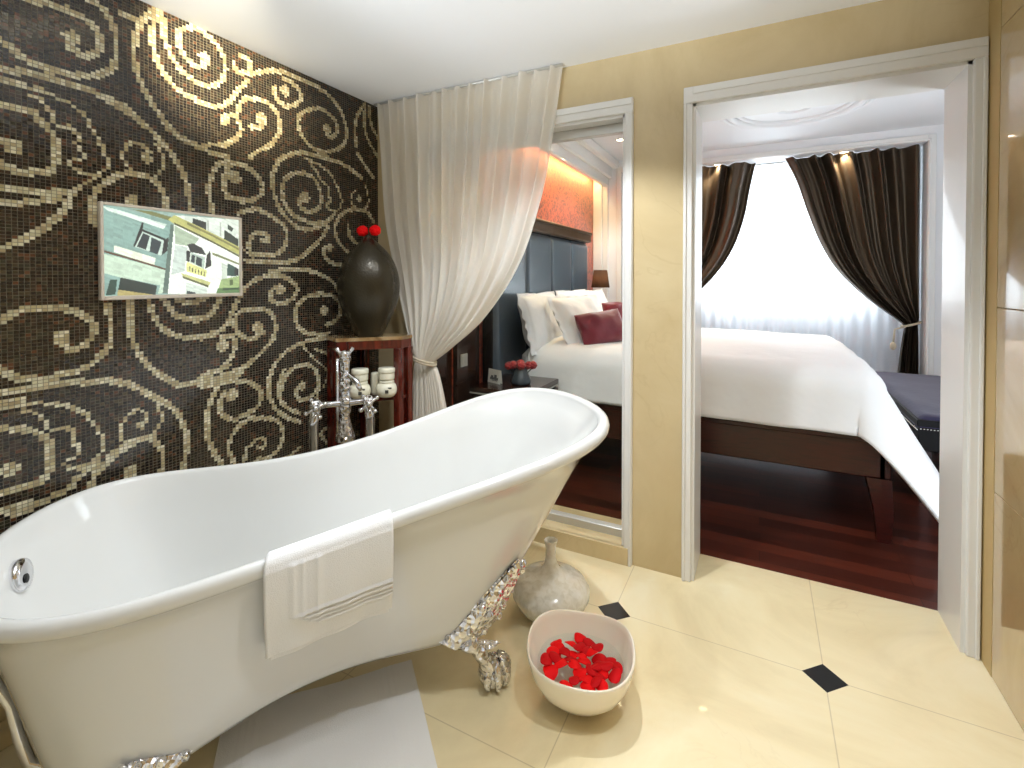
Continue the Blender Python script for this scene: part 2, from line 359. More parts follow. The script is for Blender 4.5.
# mosaic wall
TRACE=[(2.0,(752,2030,24),[752,2030,739,2001,769,1987,799,1986,827,2027,827,2069,805,2094,775,2112,733,2115,685,2107,643,2093]),
(2.0,None,[588,1951,615,1934,652,1912,698,1904,755,1913,808,1927,849,1959,871,1995,874,2070,865,2122,842,2161,810,2172,793,2169]),
(2.0,None,[587,1867,633,1877,690,1881,746,1883,798,1877,848,1870,905,1854]),
(2.0,None,[586,1836,622,1844,640,1836]),
(1.0,None,[647,1836,678,1839,705,1828,737,1823,767,1805,797,1782,799,1757]),
(1.0,None,[645,1815,666,1817,681,1804,692,1785,704,1771,700,1749]),
(2.0,None,[585,1764,621,1770,654,1766,672,1741]),
(1.0,None,[799,1756,819,1723,841,1678,843,1634,818,1610,795,1586,755,1547]),
(1.0,None,[704,1771,700,1749,714,1740,749,1747,770,1716,757,1694,770,1678,785,1663,769,1646,748,1644,739,1626,760,1612,782,1603,808,1600]),
(2.0,None,[654,1766,665,1752,676,1737,700,1718,709,1685,709,1633,702,1606,682,1589,648,1582,611,1582,583,1596]),
(2.0,(612,1653,23),[612,1653,595,1666,584,1666]),
(2.0,None,[582,1524,636,1528,693,1530,734,1539,755,1542]),
(1.0,None,[755,1547,786,1579]),
(2.0,None,[582,1481,614,1483,647,1497,701,1505,722,1531]),
(2.0,None,[742,1535,738,1497,717,1468,688,1429,653,1398,634,1385,609,1367,578,1345]),
(2.0,None,[802,1446,796,1489,803,1544,822,1569,859,1604,903,1632]),
(2.0,None,[853,1860,921,1836,973,1798,1016,1761,1056,1715,1085,1664,1102,1604,1108,1528]),
(2.0,None,[822,1569,850,1596,879,1624,919,1629,982,1626,1009,1589,1022,1554,1022,1523]),
(1.0,(961,1694,19),[972,1714,946,1740,920,1743,895,1719,885,1688,896,1657,914,1637]),
(1.0,None,[994,1752,1016,1712,1018,1670,987,1630]),
(2.0,(913,1532,23),[]),
(2.0,None,[974,1905,1001,1865,1039,1822,1086,1791,1148,1777,1199,1766,1260,1763]),
(2.0,None,[1260,1749,1212,1722,1192,1678,1178,1630,1184,1578,1194,1526]),
(2.0,None,[1259,1705,1232,1666,1246,1621,1258,1595]),
(1.0,None,[1160,1790,1213,1806,1260,1814]),
(2.0,(1245,1912,20),[1249,1927,1284,1944,1309,1924,1320,1885,1283,1834,1241,1809]),
(2.0,None,[988,2238,950,2173,927,2110,923,2033,935,1974,969,1909,1006,1861,1034,1821]),
(2.0,None,[999,2243,982,2146,987,2076,1019,2017,1058,1976,1130,1956,1201,1953,1249,1968,1292,2036,1351,2113]),
(2.0,(1170,2132,26),[1016,2233,1020,2163,1037,2103,1077,2051,1131,2027,1189,2024,1236,2065,1254,2118,1244,2182,1204,2218,1152,2235,1103,2225,1069,2191,1069,2147,1101,2098,1132,2088,1164,2097]),
(2.0,None,[1299,1942,1307,1999,1350,2038]),
(2.0,None,[885,2176,935,2165,966,2198]),
(2.0,None,[1286,2158,1300,2129,1337,2136,1368,2169,1353,2206,1316,2204]),
(2.0,None,[1359,2038,1438,2049,1488,2020,1505,1972,1496,1910,1453,1861,1404,1828,1357,1788]),
(2.0,(1409,1967,28),[1358,1916,1397,1920,1429,1951]),
(2.0,None,[1360,2137,1407,2169,1481,2205,1569,2215,1663,2214,1764,2204,1839,2170,1884,2115,1906,2051,1900,1980,1837,1930,1761,1899,1680,1901,1622,1942,1599,1991,1604,2040,1682,2099,1763,2112,1827,2081,1849,2044,1816,1984,1773,1990]),
(2.0,(1773,2019,25),[]),
(2.0,(1532,2129,27),[1481,2134,1476,2091,1506,2063,1554,2059,1614,2106,1624,2148,1578,2179,1524,2183]),
(2.0,None,[1460,1716,1477,1770,1521,1825,1593,1861,1660,1872,1751,1876,1848,1872,1928,1854,2013,1818]),
(1.0,None,[1640,1843,1730,1830,1793,1801,1809,1780]),
(1.0,None,[1679,1820,1709,1801,1719,1770]),
(2.0,None,[2042,2230,1991,2173,1960,2093,1971,1979]),
(2.0,None,[2041,2216,2034,2114,2053,2045,2105,1993,2142,1964]),
(2.0,None,[2074,2226,2080,2135,2126,2083,2143,2059]),
(2.0,None,[1983,1946,2027,1901,2104,1835]),
(2.0,(1288,1686,28),[1245,1688,1260,1739,1303,1745,1355,1738,1409,1698,1421,1656,1385,1607,1316,1590,1258,1605,1244,1627,1238,1667,1256,1704]),
(2.0,None,[1493,1803,1463,1722,1466,1648,1500,1578,1561,1523,1626,1494,1715,1519,1778,1554,1821,1601]),
(1.0,None,[1658,1839,1738,1832,1801,1794,1845,1734,1872,1677,1855,1623,1800,1607,1768,1629,1768,1645]),
(1.0,None,[1677,1815,1717,1786,1737,1749,1790,1733,1779,1689,1800,1663,1768,1641]),
(2.0,(1637,1659,28),[1608,1647,1608,1607,1646,1588,1705,1600,1736,1641,1732,1698,1697,1758,1638,1775,1572,1762,1527,1727,1509,1678,1513,1633,1544,1583,1607,1544,1705,1538,1778,1554]),
(2.0,None,[1970,1646,1878,1617,1821,1550,1821,1490,1865,1433,1940,1393]),
(1.0,(1995,1700,20),[1971,1746,1931,1712,1931,1668,1970,1646,2022,1644,2067,1687,2055,1750,2036,1784]),
(2.0,None,[1912,1542,1917,1489,1971,1457]),
(2.0,None,[1970,1646,2060,1640,2099,1588]),
(2.0,(1787,1424,21),[1766,1427,1740,1400,1766,1360,1819,1340,1887,1333]),
(2.0,None,[1778,1529,1751,1484,1694,1431,1625,1371,1560,1344,1472,1338,1398,1343,1336,1344]),
(2.0,None,[1304,1539,1353,1563,1408,1566,1465,1540,1525,1512,1538,1459,1524,1405,1472,1368,1398,1365,1351,1373,1348,1423,1368,1461,1423,1473,1448,1445,1431,1425,1403,1434]),
(1.0,None,[1314,1393,1367,1360]),
(2.0,None,[1446,1296,1532,1309,1663,1307,1734,1284,1797,1259,1835,1217,1863,1154,1851,1102]),
(2.0,None,[1306,1287,1298,1245,1309,1225]),
(2.0,(716,1079,24),[578,1139,599,1157,628,1173,670,1173,730,1170,763,1152,794,1128,803,1094,789,1063,758,1039,737,1037,724,1054]),
(2.0,None,[576,1002,597,977,637,959,687,958,740,964,783,976,815,1004,844,1040,846,1085,845,1141,836,1175]),
(2.0,None,[575,930,611,932,667,933,727,935,770,928,833,923,871,911,895,900]),
(2.0,None,[575,896,621,898]),
(2.0,None,[575,903,617,896]),
(1.0,None,[621,893,686,878,735,859,773,826,786,806,812,749,821,707,816,681,784,658,758,651,732,660]),
(1.0,None,[624,872,647,862,673,829,681,802]),
(2.0,(592,706,24),[574,826,617,822,646,801,681,771,688,722,683,671,667,646,629,640,572,642]),
(1.0,None,[689,794,725,792,750,766,733,745,763,714,754,695,724,689,718,680,732,662]),
(2.0,None,[571,594,625,586,682,583,732,596,740,614,766,631,784,642,811,649]),
(2.0,None,[588,575,643,574]),
(2.0,None,[785,569,793,605,806,628,839,656,892,680]),
(2.0,None,[814,927,861,912,911,891,957,852,1006,811,1046,771,1075,713,1086,659,1083,596,1073,541]),
(2.0,None,[811,632,839,662,878,690,919,689,966,693,988,657,1004,621,998,555]),
(1.0,(932,745,15),[883,694,867,739,879,776,905,799,935,800,956,774,945,747]),
(1.0,None,[987,804,1000,764,997,734,972,704]),
(2.0,(897,591,25),[]),
(2.0,None,[1224,844,1183,792,1163,730,1159,664,1174,593,1221,504]),
(2.0,(1266,781,28),[1224,841,1333,831,1394,783,1402,730,1370,694,1316,685,1272,672,1230,700,1209,739,1217,778,1238,801]),
(2.0,None,[1277,495,1249,543,1250,584,1271,626,1323,662,1393,655,1467,629,1501,593,1510,537,1483,483,1440,466,1376,473]),
(1.5,None,[1318,478,1322,534,1361,558,1400,568,1425,539,1408,514,1376,531]),
(1.0,None,[1600,463,1563,442,1509,437]),
(2.0,None,[1452,854,1435,812,1439,744,1459,687,1510,629,1601,582]),
(2.0,None,[1512,844,1486,788,1485,719,1528,663,1601,622]),
(2.0,(1612,752,23),[1691,815,1716,761,1700,706,1630,676,1583,698,1574,739,1603,758]),
(2.0,None,[1769,513,1724,500,1729,465,1769,432]),
(2.0,None,[904,1207,903,1074,922,1007,964,941,1018,889,1076,853,1138,861,1197,890,1251,908]),
(2.0,None,[958,1200,976,1121,1020,1062,1090,1036,1192,1038,1253,1080]),
(2.0,None,[1007,1198,1038,1135,1097,1106,1160,1104,1207,1151,1224,1198]),
(2.0,None,[1062,1184,1110,1169,1161,1190]),
(2.0,None,[1144,840,1231,847,1303,865]),
(2.0,(1498,1217,25),[1140,1031,1199,1041,1247,1074,1276,1134,1299,1189,1344,1245,1415,1277,1499,1282,1570,1251,1597,1211,1560,1165,1506,1148,1455,1162,1443,1199,1464,1221]),
(2.0,None,[1456,1300,1534,1305]),
(2.0,(1385,1055,26),[1413,1031,1373,1005,1327,1010,1290,1042,1279,1085,1298,1126,1343,1137,1406,1134,1455,1109,1475,1063,1470,1003,1428,962,1372,918,1318,884,1238,869,1184,859,1138,847]),
(2.0,(1229,990,24),[1232,898,1275,953,1286,1001,1268,1031,1226,1028]),
(2.0,None,[1138,874,1177,893,1232,898]),
(2.0,(1750,1103,25),[1773,988,1653,992,1596,1029,1573,1086,1587,1140,1645,1186,1775,1191,1842,1155,1865,1093,1819,1044,1765,1031]),
(2.0,None,[1773,967,1623,962,1531,934,1469,882,1444,841,1435,732]),
(1.0,None,[1623,938,1691,864,1763,811,1774,767,1741,722]),
(1.0,None,[1692,918,1772,886,1829,827]),
(2.0,None,[1494,719,1503,785,1548,846,1642,855,1701,813,1711,745,1700,674])]

def mosaic():
    tw,th=.0130,.0104; g=.0017
    Y0,Y1,Z0,Z1=YN,YB,.0,H
    ny=int((Y1-Y0)/tw); nz=int((Z1-Z0)/th)
    Y1e=YB-.001
    cy=Y1e-(np.arange(ny)+.5)*tw; cz=H-.001-(np.arange(nz)+.5)*th
    GY,GZ=np.meshgrid(cy,cz,indexing='ij')
    GY=GY.ravel(); GZ=GZ.ravel()
    # mirror the motif for the part of the wall left of the photograph
    sp=2.12-.505; QY=.505+np.abs((GY-.505+sp)%(2*sp)-sp); QY=np.where(GY>=.505,GY,QY); QZ=GZ
    hit=np.zeros(len(GY),bool)
    for w,bl,pts in TRACE:
        P=np.array(pts,float).reshape(-1,2)/1000
        hw={1:.0062,1.5:.0078,2:.0108}[w]
        # smooth the polyline
        for _ in range(2):
            if len(P)>2:
                Q=np.empty((2*len(P),2)); Q[0]=P[0]; Q[-1]=P[-1]; Q[1:-1:2]=.75*P[:-1]+.25*P[1:]; Q[2:-1:2]=.25*P[:-1]+.75*P[1:]; P=Q
        m=np.zeros(len(QY),bool) if len(P)<2 else (QY>P[:,0].min()-.03)&(QY<P[:,0].max()+.03)&(QZ>P[:,1].min()-.03)&(QZ<P[:,1].max()+.03)
        ix=np.where(m&~hit)[0]
        if len(ix):
            y=QY[ix][:,None]; z=QZ[ix][:,None]
            a=P[:-1]; d=P[1:]-a; L2=(d**2).sum(1)+1e-12
            t=np.clip(((y-a[:,0])*d[:,0]+(z-a[:,1])*d[:,1])/L2,0,1)
            dd=np.sqrt((y-a[:,0]-t*d[:,0])**2+(z-a[:,1]-t*d[:,1])**2).min(1)
            hit[ix[dd<hw]]=True
        if bl:
            r=bl[2]/1000
            hit|=((QY-bl[0]/1000)**2+(QZ-bl[1]/1000)**2)<r*r
    n=len(GY); rnd=np.random.RandomState(3)
    dark=np.array([lin(c) for c in((34,25,20),(46,35,26),(60,45,33),(26,21,19),(92,58,38),(74,64,46),(50,48,36))])
    lt=np.array([lin(c) for c in((196,188,152),(212,206,174),(184,170,128),(222,214,186),(192,176,140),(168,152,116))])
    ci=rnd.choice(7,n,p=[.26,.22,.16,.16,.07,.05,.08]); li=rnd.choice(6,n)
    col=np.where(hit[:,None],lt[li],dark[ci])*(.85+.3*rnd.rand(n,1))
    a=tw/2-g/2; b=th/2-g/2
    x=XL+.0012+rnd.rand(n,4)*.0005
    V=np.empty((n,4,3)); 
    for k,(sy,sz) in enumerate(((-1,-1),(1,-1),(1,1),(-1,1))):
        V[:,k,0]=x[:,k]; V[:,k,1]=GY+sy*a; V[:,k,2]=GZ+sz*b
    me=bpy.data.meshes.new('mosaic_tiles')
    me.vertices.add(n*4); me.vertices.foreach_set('co',V.ravel())
    me.loops.add(n*4); me.loops.foreach_set('vertex_index',np.arange(n*4,dtype=np.int32))
    me.polygons.add(n); me.polygons.foreach_set('loop_start',np.arange(n,dtype=np.int32)*4); 
    me.update(calc_edges=True)
    at=me.color_attributes.new('Col','FLOAT_COLOR','CORNER')
    c4=np.ones((n,4,4),np.float32); c4[:,:,:3]=col[:,None,:]; at.data.foreach_set('color',c4.ravel())
    me.materials.append(M_mos); me.update()
    o=bpy.data.objects.new('mosaic_tiles',me); C.objects.link(o); return o
wl=sbox('wall_left',[(XL-.1,XL,YN-.1,YW,0,H)],M_grout)
mo=mosaic(); mo.parent=wl
# stepped marble plinth along the foot of the mosaic
sbox('baseboard_left',[(XL,XL+.11,YN,1.62,0,.135),(XL+.11,XL+.16,YN,1.62,0,.05)],M_plinth,bev=.004)
# casings of the window and the door
def casing(name,x0,x1,z0,z1,left=True):
    b=MB(); w=.036; p=.016
    b.box(x1,x1+w,YB-p,YB+.01,z0,z1,bev=.003)
    if left: b.box(x0-w,x0,YB-p,YB+.01,z0,z1,bev=.003)
    b.box(x0-w,x1+w,YB-p,YB+.01,z1,z1+w+.03,bev=.003)
    b.box(x1+w*.62,x1+w-.003,YB-p-.006,YB-p+.002,z0,z1,bev=.002); b.box(x0,x1+w-.003,YB-p-.006,YB-p+.002,z1+w*.62+.012,z1+w+.027,bev=.002)
    if left: b.box(x0-w+.003,x0-w*.62,YB-p-.006,YB-p+.002,z0,z1,bev=.002); b.box(x0-.004,x0+.012,YB,YW+.004,z0,z1)
    else: MB().box(x0-.004,x0+.012,YB-.004,YW+.02,z0,z1).build('trim_6',M_dwood,fixn=False)['kind']='structure'
    b.box(x1-.012,x1+.004,YB,YW+.004,z0,z1); b.box(x0,x1,YB,YW+.004,z1-.012,z1+.004)
    # bedroom side
    if left: b.box(x0-.07,x0,YW,YW+.016,z0,z1)
    b.box(x1,x1+.07,YW,YW+.016,z0,z1); b.box(x0-.07,x1+.07,YW,YW+.016,z1,z1+.07)
    return struct(b.build(name,M_white,fixn=False))
casing('door_1',DX0,DX1,0,DZ1)
w1=casing('window_1',WX0,WX1,.0,WZ1,False)
YG=YB+.085
MB().box(WX0+.01,WX1-.01,YG-.005,YG+.005,WZ0+.0,WZ1-.05).build('pane',M_glass,w1,fixn=False)
b=MB(); b.box(WX0,WX1-.01,YG-.02,YG+.02,WZ0-.02,WZ0+.025,bev=.003); b.box(WX0,WX1-.01,YG-.02,YG+.02,WZ1-.055,WZ1-.012,bev=.003); b.build('glass_rail',M_alum,w1,fixn=False)
# bathroom ceiling downlights (outside or above the frame)
def downlight(x,y,z,label,power,col=(1,.86,.66),spot=95,rad=.03,blend=.5,aim=None):
    if label:
        t=thing('downlight',label,'ceiling light',(x,y,z))
        MB().lathe([(.045,0),(.045,-.006),(.036,-.006),(.034,.0)],(x,y,z),24,cap=False).build('trim_ring',M_white,t)
        MB().lathe([(.034,-.001),(.02,-.002),(.0,-.002)],(x,y,z),20,cap=False).build('lens',M_lamp,t)
    ld=bpy.data.lights.new('downlight_lamp','SPOT'); ld.energy=power; ld.color=col; ld.spot_size=math.radians(spot); ld.spot_blend=blend; ld.shadow_soft_size=rad
    lo=bpy.data.objects.new('downlight_lamp',ld); C.objects.link(lo); lo.location=(x,y,z-.012)
    if aim: lo.rotation_euler=(Vector(aim)-lo.location).to_track_quat('-Z','Y').to_euler()
# ================================================================== THE SETTING: bedroom
sbox('floor',[(BX0-.1,BX1+.1,YW,BYW+.5,-.08,0)],M_plank)
sbox('ceiling',[(BX0-.1,BX1+.1,YW,BYW,BH,BH+.06)],M_bwall)
sbox('wall_bedroom_right',[(BX1,BX1+.1,YW,BYW+.5,0,BH)],M_bwall)
RZ,RX0,RX1=2.375,-1.30,1.19
sbox('wall_bedroom_window_side',[(BX0-.1,RX0,BYW,BYW+.5,0,BH),(RX1,BX1+.1,BYW,BYW+.5,0,BH),(RX0,RX1,BYW,BYW+.4,RZ,BH+.06),
    (RX0,RX1,BYW+.36,BYW+.5,0,.98),(RX0,-.62,BYW+.36,BYW+.5,.98,RZ),(.92,RX1,BYW+.36,BYW+.5,.98,RZ)],M_bwall)
wb=MB()
for (x0,x1,z0,z1) in((RX0-.055,RX0,0,RZ+.055),(RX1,RX1+.055,0,RZ+.055),(RX0,RX1,RZ,RZ+.055)): wb.box(x0,x1,BYW-.02,BYW,z0,z1,bev=.004)
wb.box(RX0-.02,RX1+.02,BYW-.03,BYW,RZ+.005,RZ+.02,bev=.003); wb.box(RX1+.005,RX1+.02,BYW-.03,BYW,0,RZ+.02,bev=.003)
struct(wb.build('trim_2',M_white,fixn=False))
w2=MB()
for x in(-.62,.13,.88): w2.box(x,x+.05,BYW+.40,BYW+.45,.98,RZ)
for z in(.98,RZ-.05): w2.box(-.62,.92,BYW+.40,BYW+.45,z,z+.05)
w2=struct(w2.build('window_2',M_white,fixn=False))
MB().box(-.6,.9,BYW+.42,BYW+.426,1.0,RZ-.02).build('pane',M_glass,w2,fixn=False)
# left wall: damask above, wood panelling, lit cove under the cornice
sbox('wall_bedroom_left',[(BX0-.1,BX0,YW,BYW+.5,0,BH)],M_dam)
sbox('trim_3',[(BX0,BX0+.03,YW,2.62,0,2.2)],M_dwood)
cb=MB(); 
cb.box(BX0+.1,BX0+.16,YW,BYW,2.24,2.34,bev=.012); cb.box(BX0+.16,BX0+.20,YW,BYW,2.32,2.44,bev=.012); cb.box(BX0+.2,BX0+.27,YW,BYW,2.42,2.5,bev=.012); cb.box(BX0+.0,BX0+.2,YW,BYW,2.46,2.5)
cb.box(BX0,BX0+.1,BYW-.05,BYW,0,2.34,bev=.01); cb.box(BX0+.1,BX0+.16,BYW-.03,BYW,0,2.34,bev=.01)
struct(cb.build('trim_4',M_white,fixn=False))
cs=MB(); cs.box(BX0+.05,BX0+.085,YW+.1,BYW-.1,2.30,2.315); 
cv=thing('cove_light','warm light strip hidden behind the white cornice above the damask wall','light strip',(BX0+.07,3.7,2.3))
cs.build('strip',M_cove,cv,fixn=False)
# ceiling rose
rz=MB()
for R,r in((.05,.018),(.115,.022),(.36,.018),(.42,.030),(.48,.018)):
    rz.tube([(.20+R*math.cos(2*PI*k/64),4.03+R*math.sin(2*PI*k/64),BH-.002) for k in range(64)],r,10,closed=True)
rz.lathe([(.0,-.014),(.1,-.008),(.1,0)],(.20,4.03,BH),48,cap=False)
struct(rz.build('trim_5',M_bwall))
# ================================================================== BATHTUB
S=.93; tx,ty,ta=-1.244*S,1.214*S,.851; TA,TB=.924*S,.379*S
ZS=[1.26-(1.26-z)*S for z in(.562,.542,.564,.627,.712,.777)]
def zrim(u):
    k=[-1+.4*i for i in range(6)]; L=0
    for i in range(6):
        w=1
        for j in range(6):
            if j!=i: w*=(u-k[j])/(k[i]-k[j])
        L+=ZS[i]*w
    return L
def lw(u,v,z): return (tx+u*math.cos(ta)-v*math.sin(ta), ty+u*math.sin(ta)+v*math.cos(ta), z)
def uv0(t):
    c,s=math.cos(t),math.sin(t); e=.91 if c>0 else 1.058
    return math.copysign(abs(c)**e,c), math.copysign(abs(s)**e,s)
def tubpt(t,h,dr=0,dz=0):
    """h: 0 bottom .. 1 rim, dr outward offset"""
    u,v=uv0(t)
    R=((TA+dr)*u, v*(TB*(1-.074*u+1.124*u*u-.244*u**3)+dr)); zr=zrim(u)
    Bo=(-.13+(.55+dr)*u, v*((.249-.143*u+.296*u*u)*.985+dr)); zb=.178-.02*u*u-.095*max(0,-u)**2
    g=max(h,0)**.92
    return Bo[0]+(R[0]-Bo[0])*g, Bo[1]+(R[1]-Bo[1])*g, zb+(zr-zb)*h+dz
def tubprofile(t):
    P=[]
    def a(h,dr,dz=0,sc=1): 
        x,y,z=tubpt(t,h,dr,dz); 
        if sc!=1: x=-.13+(x+.13)*sc; y*=sc
        P.append((x,y,z))
    # inside
    a(0,-.03,.05,0.0); a(0,-.03,.05,.4); a(0,-.03,.055,.75); a(.02,-.03,.06,.92); a(.08,-.03,.07); a(.2,-.03,.06); a(.4,-.032,.04); a(.6,-.034,.02); a(.8,-.037,0); a(.92,-.040,0)
    # rolled rim
    for k in range(9):
        th=PI*(1.02-k/8*1.32)
        x,y,z=tubpt(t,1,-.020+.020*math.cos(th),-.022+.022*math.sin(th)); P.append((x,y,z))
    a(1,-.024,-.048); a(.90,-.024,-.006); a(.8,-.022); a(.6,-.018); a(.4,-.012); a(.24,-.006); a(.13,0); a(.06,-.004); a(.015,-.018); a(-.02,-.05,.0,.93); a(-.03,-.05,.0,.7); a(-.03,-.05,.0,.0)
    return P
tub=thing('bathtub','white roll-top slipper bathtub on ornate chrome claw feet beside the mosaic wall','bathtub',lw(0,0,0))
NT=160; prof=[[lw(*p) for p in tubprofile(2*PI*i/NT)] for i in range(NT)]; npf=len(prof[0])
tb=MB(); vs=[p for r in prof for p in r]; fs=[(i*npf+j,((i+1)%NT)*npf+j,((i+1)%NT)*npf+j+1,i*npf+j+1) for i in range(NT) for j in range(npf-1)]
tb.add(vs,fs); tb.build('basin',M_tub,tub,weld=True)
# claw feet
def claw(u,v,du,dv,ut,vt,hh=.36,name='claw_foot'):
    """u,v foot on floor; ut,vt top of foot against the body"""
    b=MB(); n=Vector((du,dv,0)).normalized(); sd=Vector((-n.y,n.x,0))
    def W(p): return lw(p[0],p[1],p[2])
    foot=Vector((u,v,.046)); t0=math.radians(ut); top=Vector(tubpt(t0,.02,.004)); knee=foot+Vector((0,0,.085))+n*.006
    def plate(a,c,o=0):
        x=(a-.5)*2; ht=(hh*(1-abs(x)**1.5)+.05); k=min(1,c/.75)
        t=t0+x*vt*(1-.55*k); p=Vector(tubpt(t,ht*(1-k)+.0,.003-o+.010*abs(math.cos(x*PI*3.5+k*2))*(1-k*.5)*(1 if c>.02 else 0)+.012*math.sin(k*PI)))
        if c>.75:
            q=(c-.75)/.25; p=p.lerp(knee+sd*(x*.020)+n*(.012-o),q)
        p=p+n*(.012*math.sin(min(1,c)*PI))
        return W(p)
    b.grid(plate,36,18); b.grid(lambda a,c:plate(a,c,.010),36,18)
    # leg
    pts=[];rr=[]
    for k in range(10):
        c=k/9; p=top.lerp(foot,c)+n*(.02*math.sin(c*PI)); pts.append(W(p)); rr.append(.030-.012*math.sin(min(1,c*1.25)*PI)**1+.004*math.sin(c*20))
    b.tube(pts,rr,14)
    # scroll knobs
    for k,(c,x) in enumerate(((.02,-.95),(.02,.95),(.04,-.62),(.04,.62),(.03,-.3),(.03,.3),(.03,0),(.3,-.75),(.3,.75),(.34,-.4),(.34,.4),(.36,0),(.6,-.45),(.6,.45),(.62,0))):
        b.ball(Vector(plate(.5+x/2,c))+0*n,.0105,10,7,sc=(1,1,1.25))
    # gripped ball with claws
    b.ball(W(foot),.046,20,14,sc=(1,1,1.02))
    for q in(-1.1,-.38,.38,1.1):
        d=(n*math.cos(q)+sd*math.sin(q))
        path=[W(foot+d*(.050*math.sin(th))+Vector((0,0,.050*math.cos(th)))) for th in [a*PI/9 for a in range(1,8)]]
        b.tube(path,[.011,.013,.013,.012,.011,.009,.005],8)
    return b.build(name,M_orn,tub)
claw(.41,-.20,.45,-1,-39,.24); claw(-.40,-.395,-.35,-1,-128,.20,.14); claw(.41,.20,.45,1,39,.24); claw(-.40,.395,-.35,1,128,.20,.14)
# overflow inside, waste pipe outside
def at_uv(u,v,z): return Vector(lw(u,v,z))
uo=-.790
Mo=Matrix.Translation(at_uv(uo,-.032,.518))@Matrix.Rotation(ta,4,'Z')@Matrix.Rotation(PI/2-.18,4,'Y')
ov=MB(); ov.lathe([(.0,-.01),(.038,-.01),(.040,.006),(.037,.013),(.024,.017),(.0,.018)],seg=32,M=Mo); ov=ov.build('overflow_cover',M_chrome,tub)
MB().lathe([(.0,.0178),(.011,.0188),(.0112,.0192),(0,.0193)],seg=20,M=Mo@Matrix.Translation((.008,-.010,0))).build('overflow_hole',M_black,ov)
wp=MB(); wp.tube([at_uv(*p) for p in((-.822,-.06,.47),(-.842,-.06,.455),(-.848,-.06,.37),(-.822,-.07,.29),(-.793,-.07,.22),(-.772,-.08,.14),(-.755,-.08,.075),(-.70,-.08,.04),(-.55,-.08,.04))],[.011,.011,.012,.012,.011,.012,.014,.014,.014],14)
wp.build('overflow_pipe',M_chrome,tub)
# ------------------------------------------------------------------ bath mixer behind the far rim
fc=Vector((-1.605,1.545,0)); ax=Vector((math.cos(ta),math.sin(ta),0)); nr=Vector((math.sin(ta),-math.cos(ta),0))  # nr points to the tub
fa=thing('bath_mixer','ornate chrome bath mixer with cross handles standing behind the far rim of the bathtub','tap',tuple(fc))
zc=.725
b=MB(); b.lathe([(.036,.56),(.040,.565),(.038,.58),(.030,.615),(.022,.65),(.018,.675),(.024,.69),(.026,zc),(.024,.75),(.017,.765),(.022,.78),(.021,.83),(.016,.85),(.020,.865),(.019,.90),(.026,.915),(.022,.93),(.028,.945),(.0,.955)],(fc.x,fc.y,0),24,fn=lambda a,z:1+.05*math.cos(8*a)); b.build('column',M_orn,fa)
b=MB(); b.tube([fc+ax*d+Vector((0,0,zc)) for d in(-.10,-.05,0,.05,.10)],[.016,.013,.019,.013,.016],16); b.build('crossbar',M_chrome,fa)
for s in(-1,1):
    p=fc+ax*(.095 if s>0 else -.118)+Vector((0,0,zc))
    b=MB(); b.ball(p,.027,20,12); b.tube([p,p+nr*.03],[.02,.018],16); b.build('valve_body',M_orn,fa)
    b=MB(); b.tube([p+Vector((0,0,-.015)),p+ax*(.01*s)+Vector((0,0,-.08)),p+ax*(.008*s)+Vector((0,0,-.2)),p+Vector((0,0,-.45)),(p.x,p.y,0.0)],[.019,.020,.017,.015,.016],16); b.lathe([(.035,0),(.035,.006),(.02,.014),(.017,.02)],(p.x,p.y,0),20); b.build('riser_pipe',M_chrome,fa)
    q=p+nr*.055
    b=MB(); b.tube([p+nr*.025,q],[.012,.014],14); b.ball(q,.014,14,9)
    for k in range(4):
        a=PI/4*(.55 if s<0 else .8)+k*PI/2; d=ax*math.cos(a)+Vector((0,0,1))*math.sin(a)
        b.tube([q,q+d*.018,q+d*.036],[.008,.006,.008],10); b.ball(q+d*.041,.010,12,8)
    b.build('cross_handle',M_chrome,fa)
b=MB(); b.tube([fc+Vector((0,0,.84)),fc+nr*.03+ax*.02+Vector((0,0,.845)),fc+nr*.06+ax*.045+Vector((0,0,.825)),fc+nr*.075+ax*.06+Vector((0,0,.79))],[.012,.011,.013,.009],12); b.build('spout',M_chrome,fa)
b=MB()
for s in(-1,1): b.tube([fc+Vector((0,0,.935)),fc+ax*(.022*s)+Vector((0,0,.945)),fc+ax*(.034*s)+Vector((0,0,.965))],[.008,.007,.009],10)
b.build('cradle',M_orn,fa)
b=MB(); b.tube([fc-ax*.030+Vector((0,0,z)) for z in(.60,.7,.8,.92)],.0065,10); b.build('thin_pipe',M_chrome,fa)
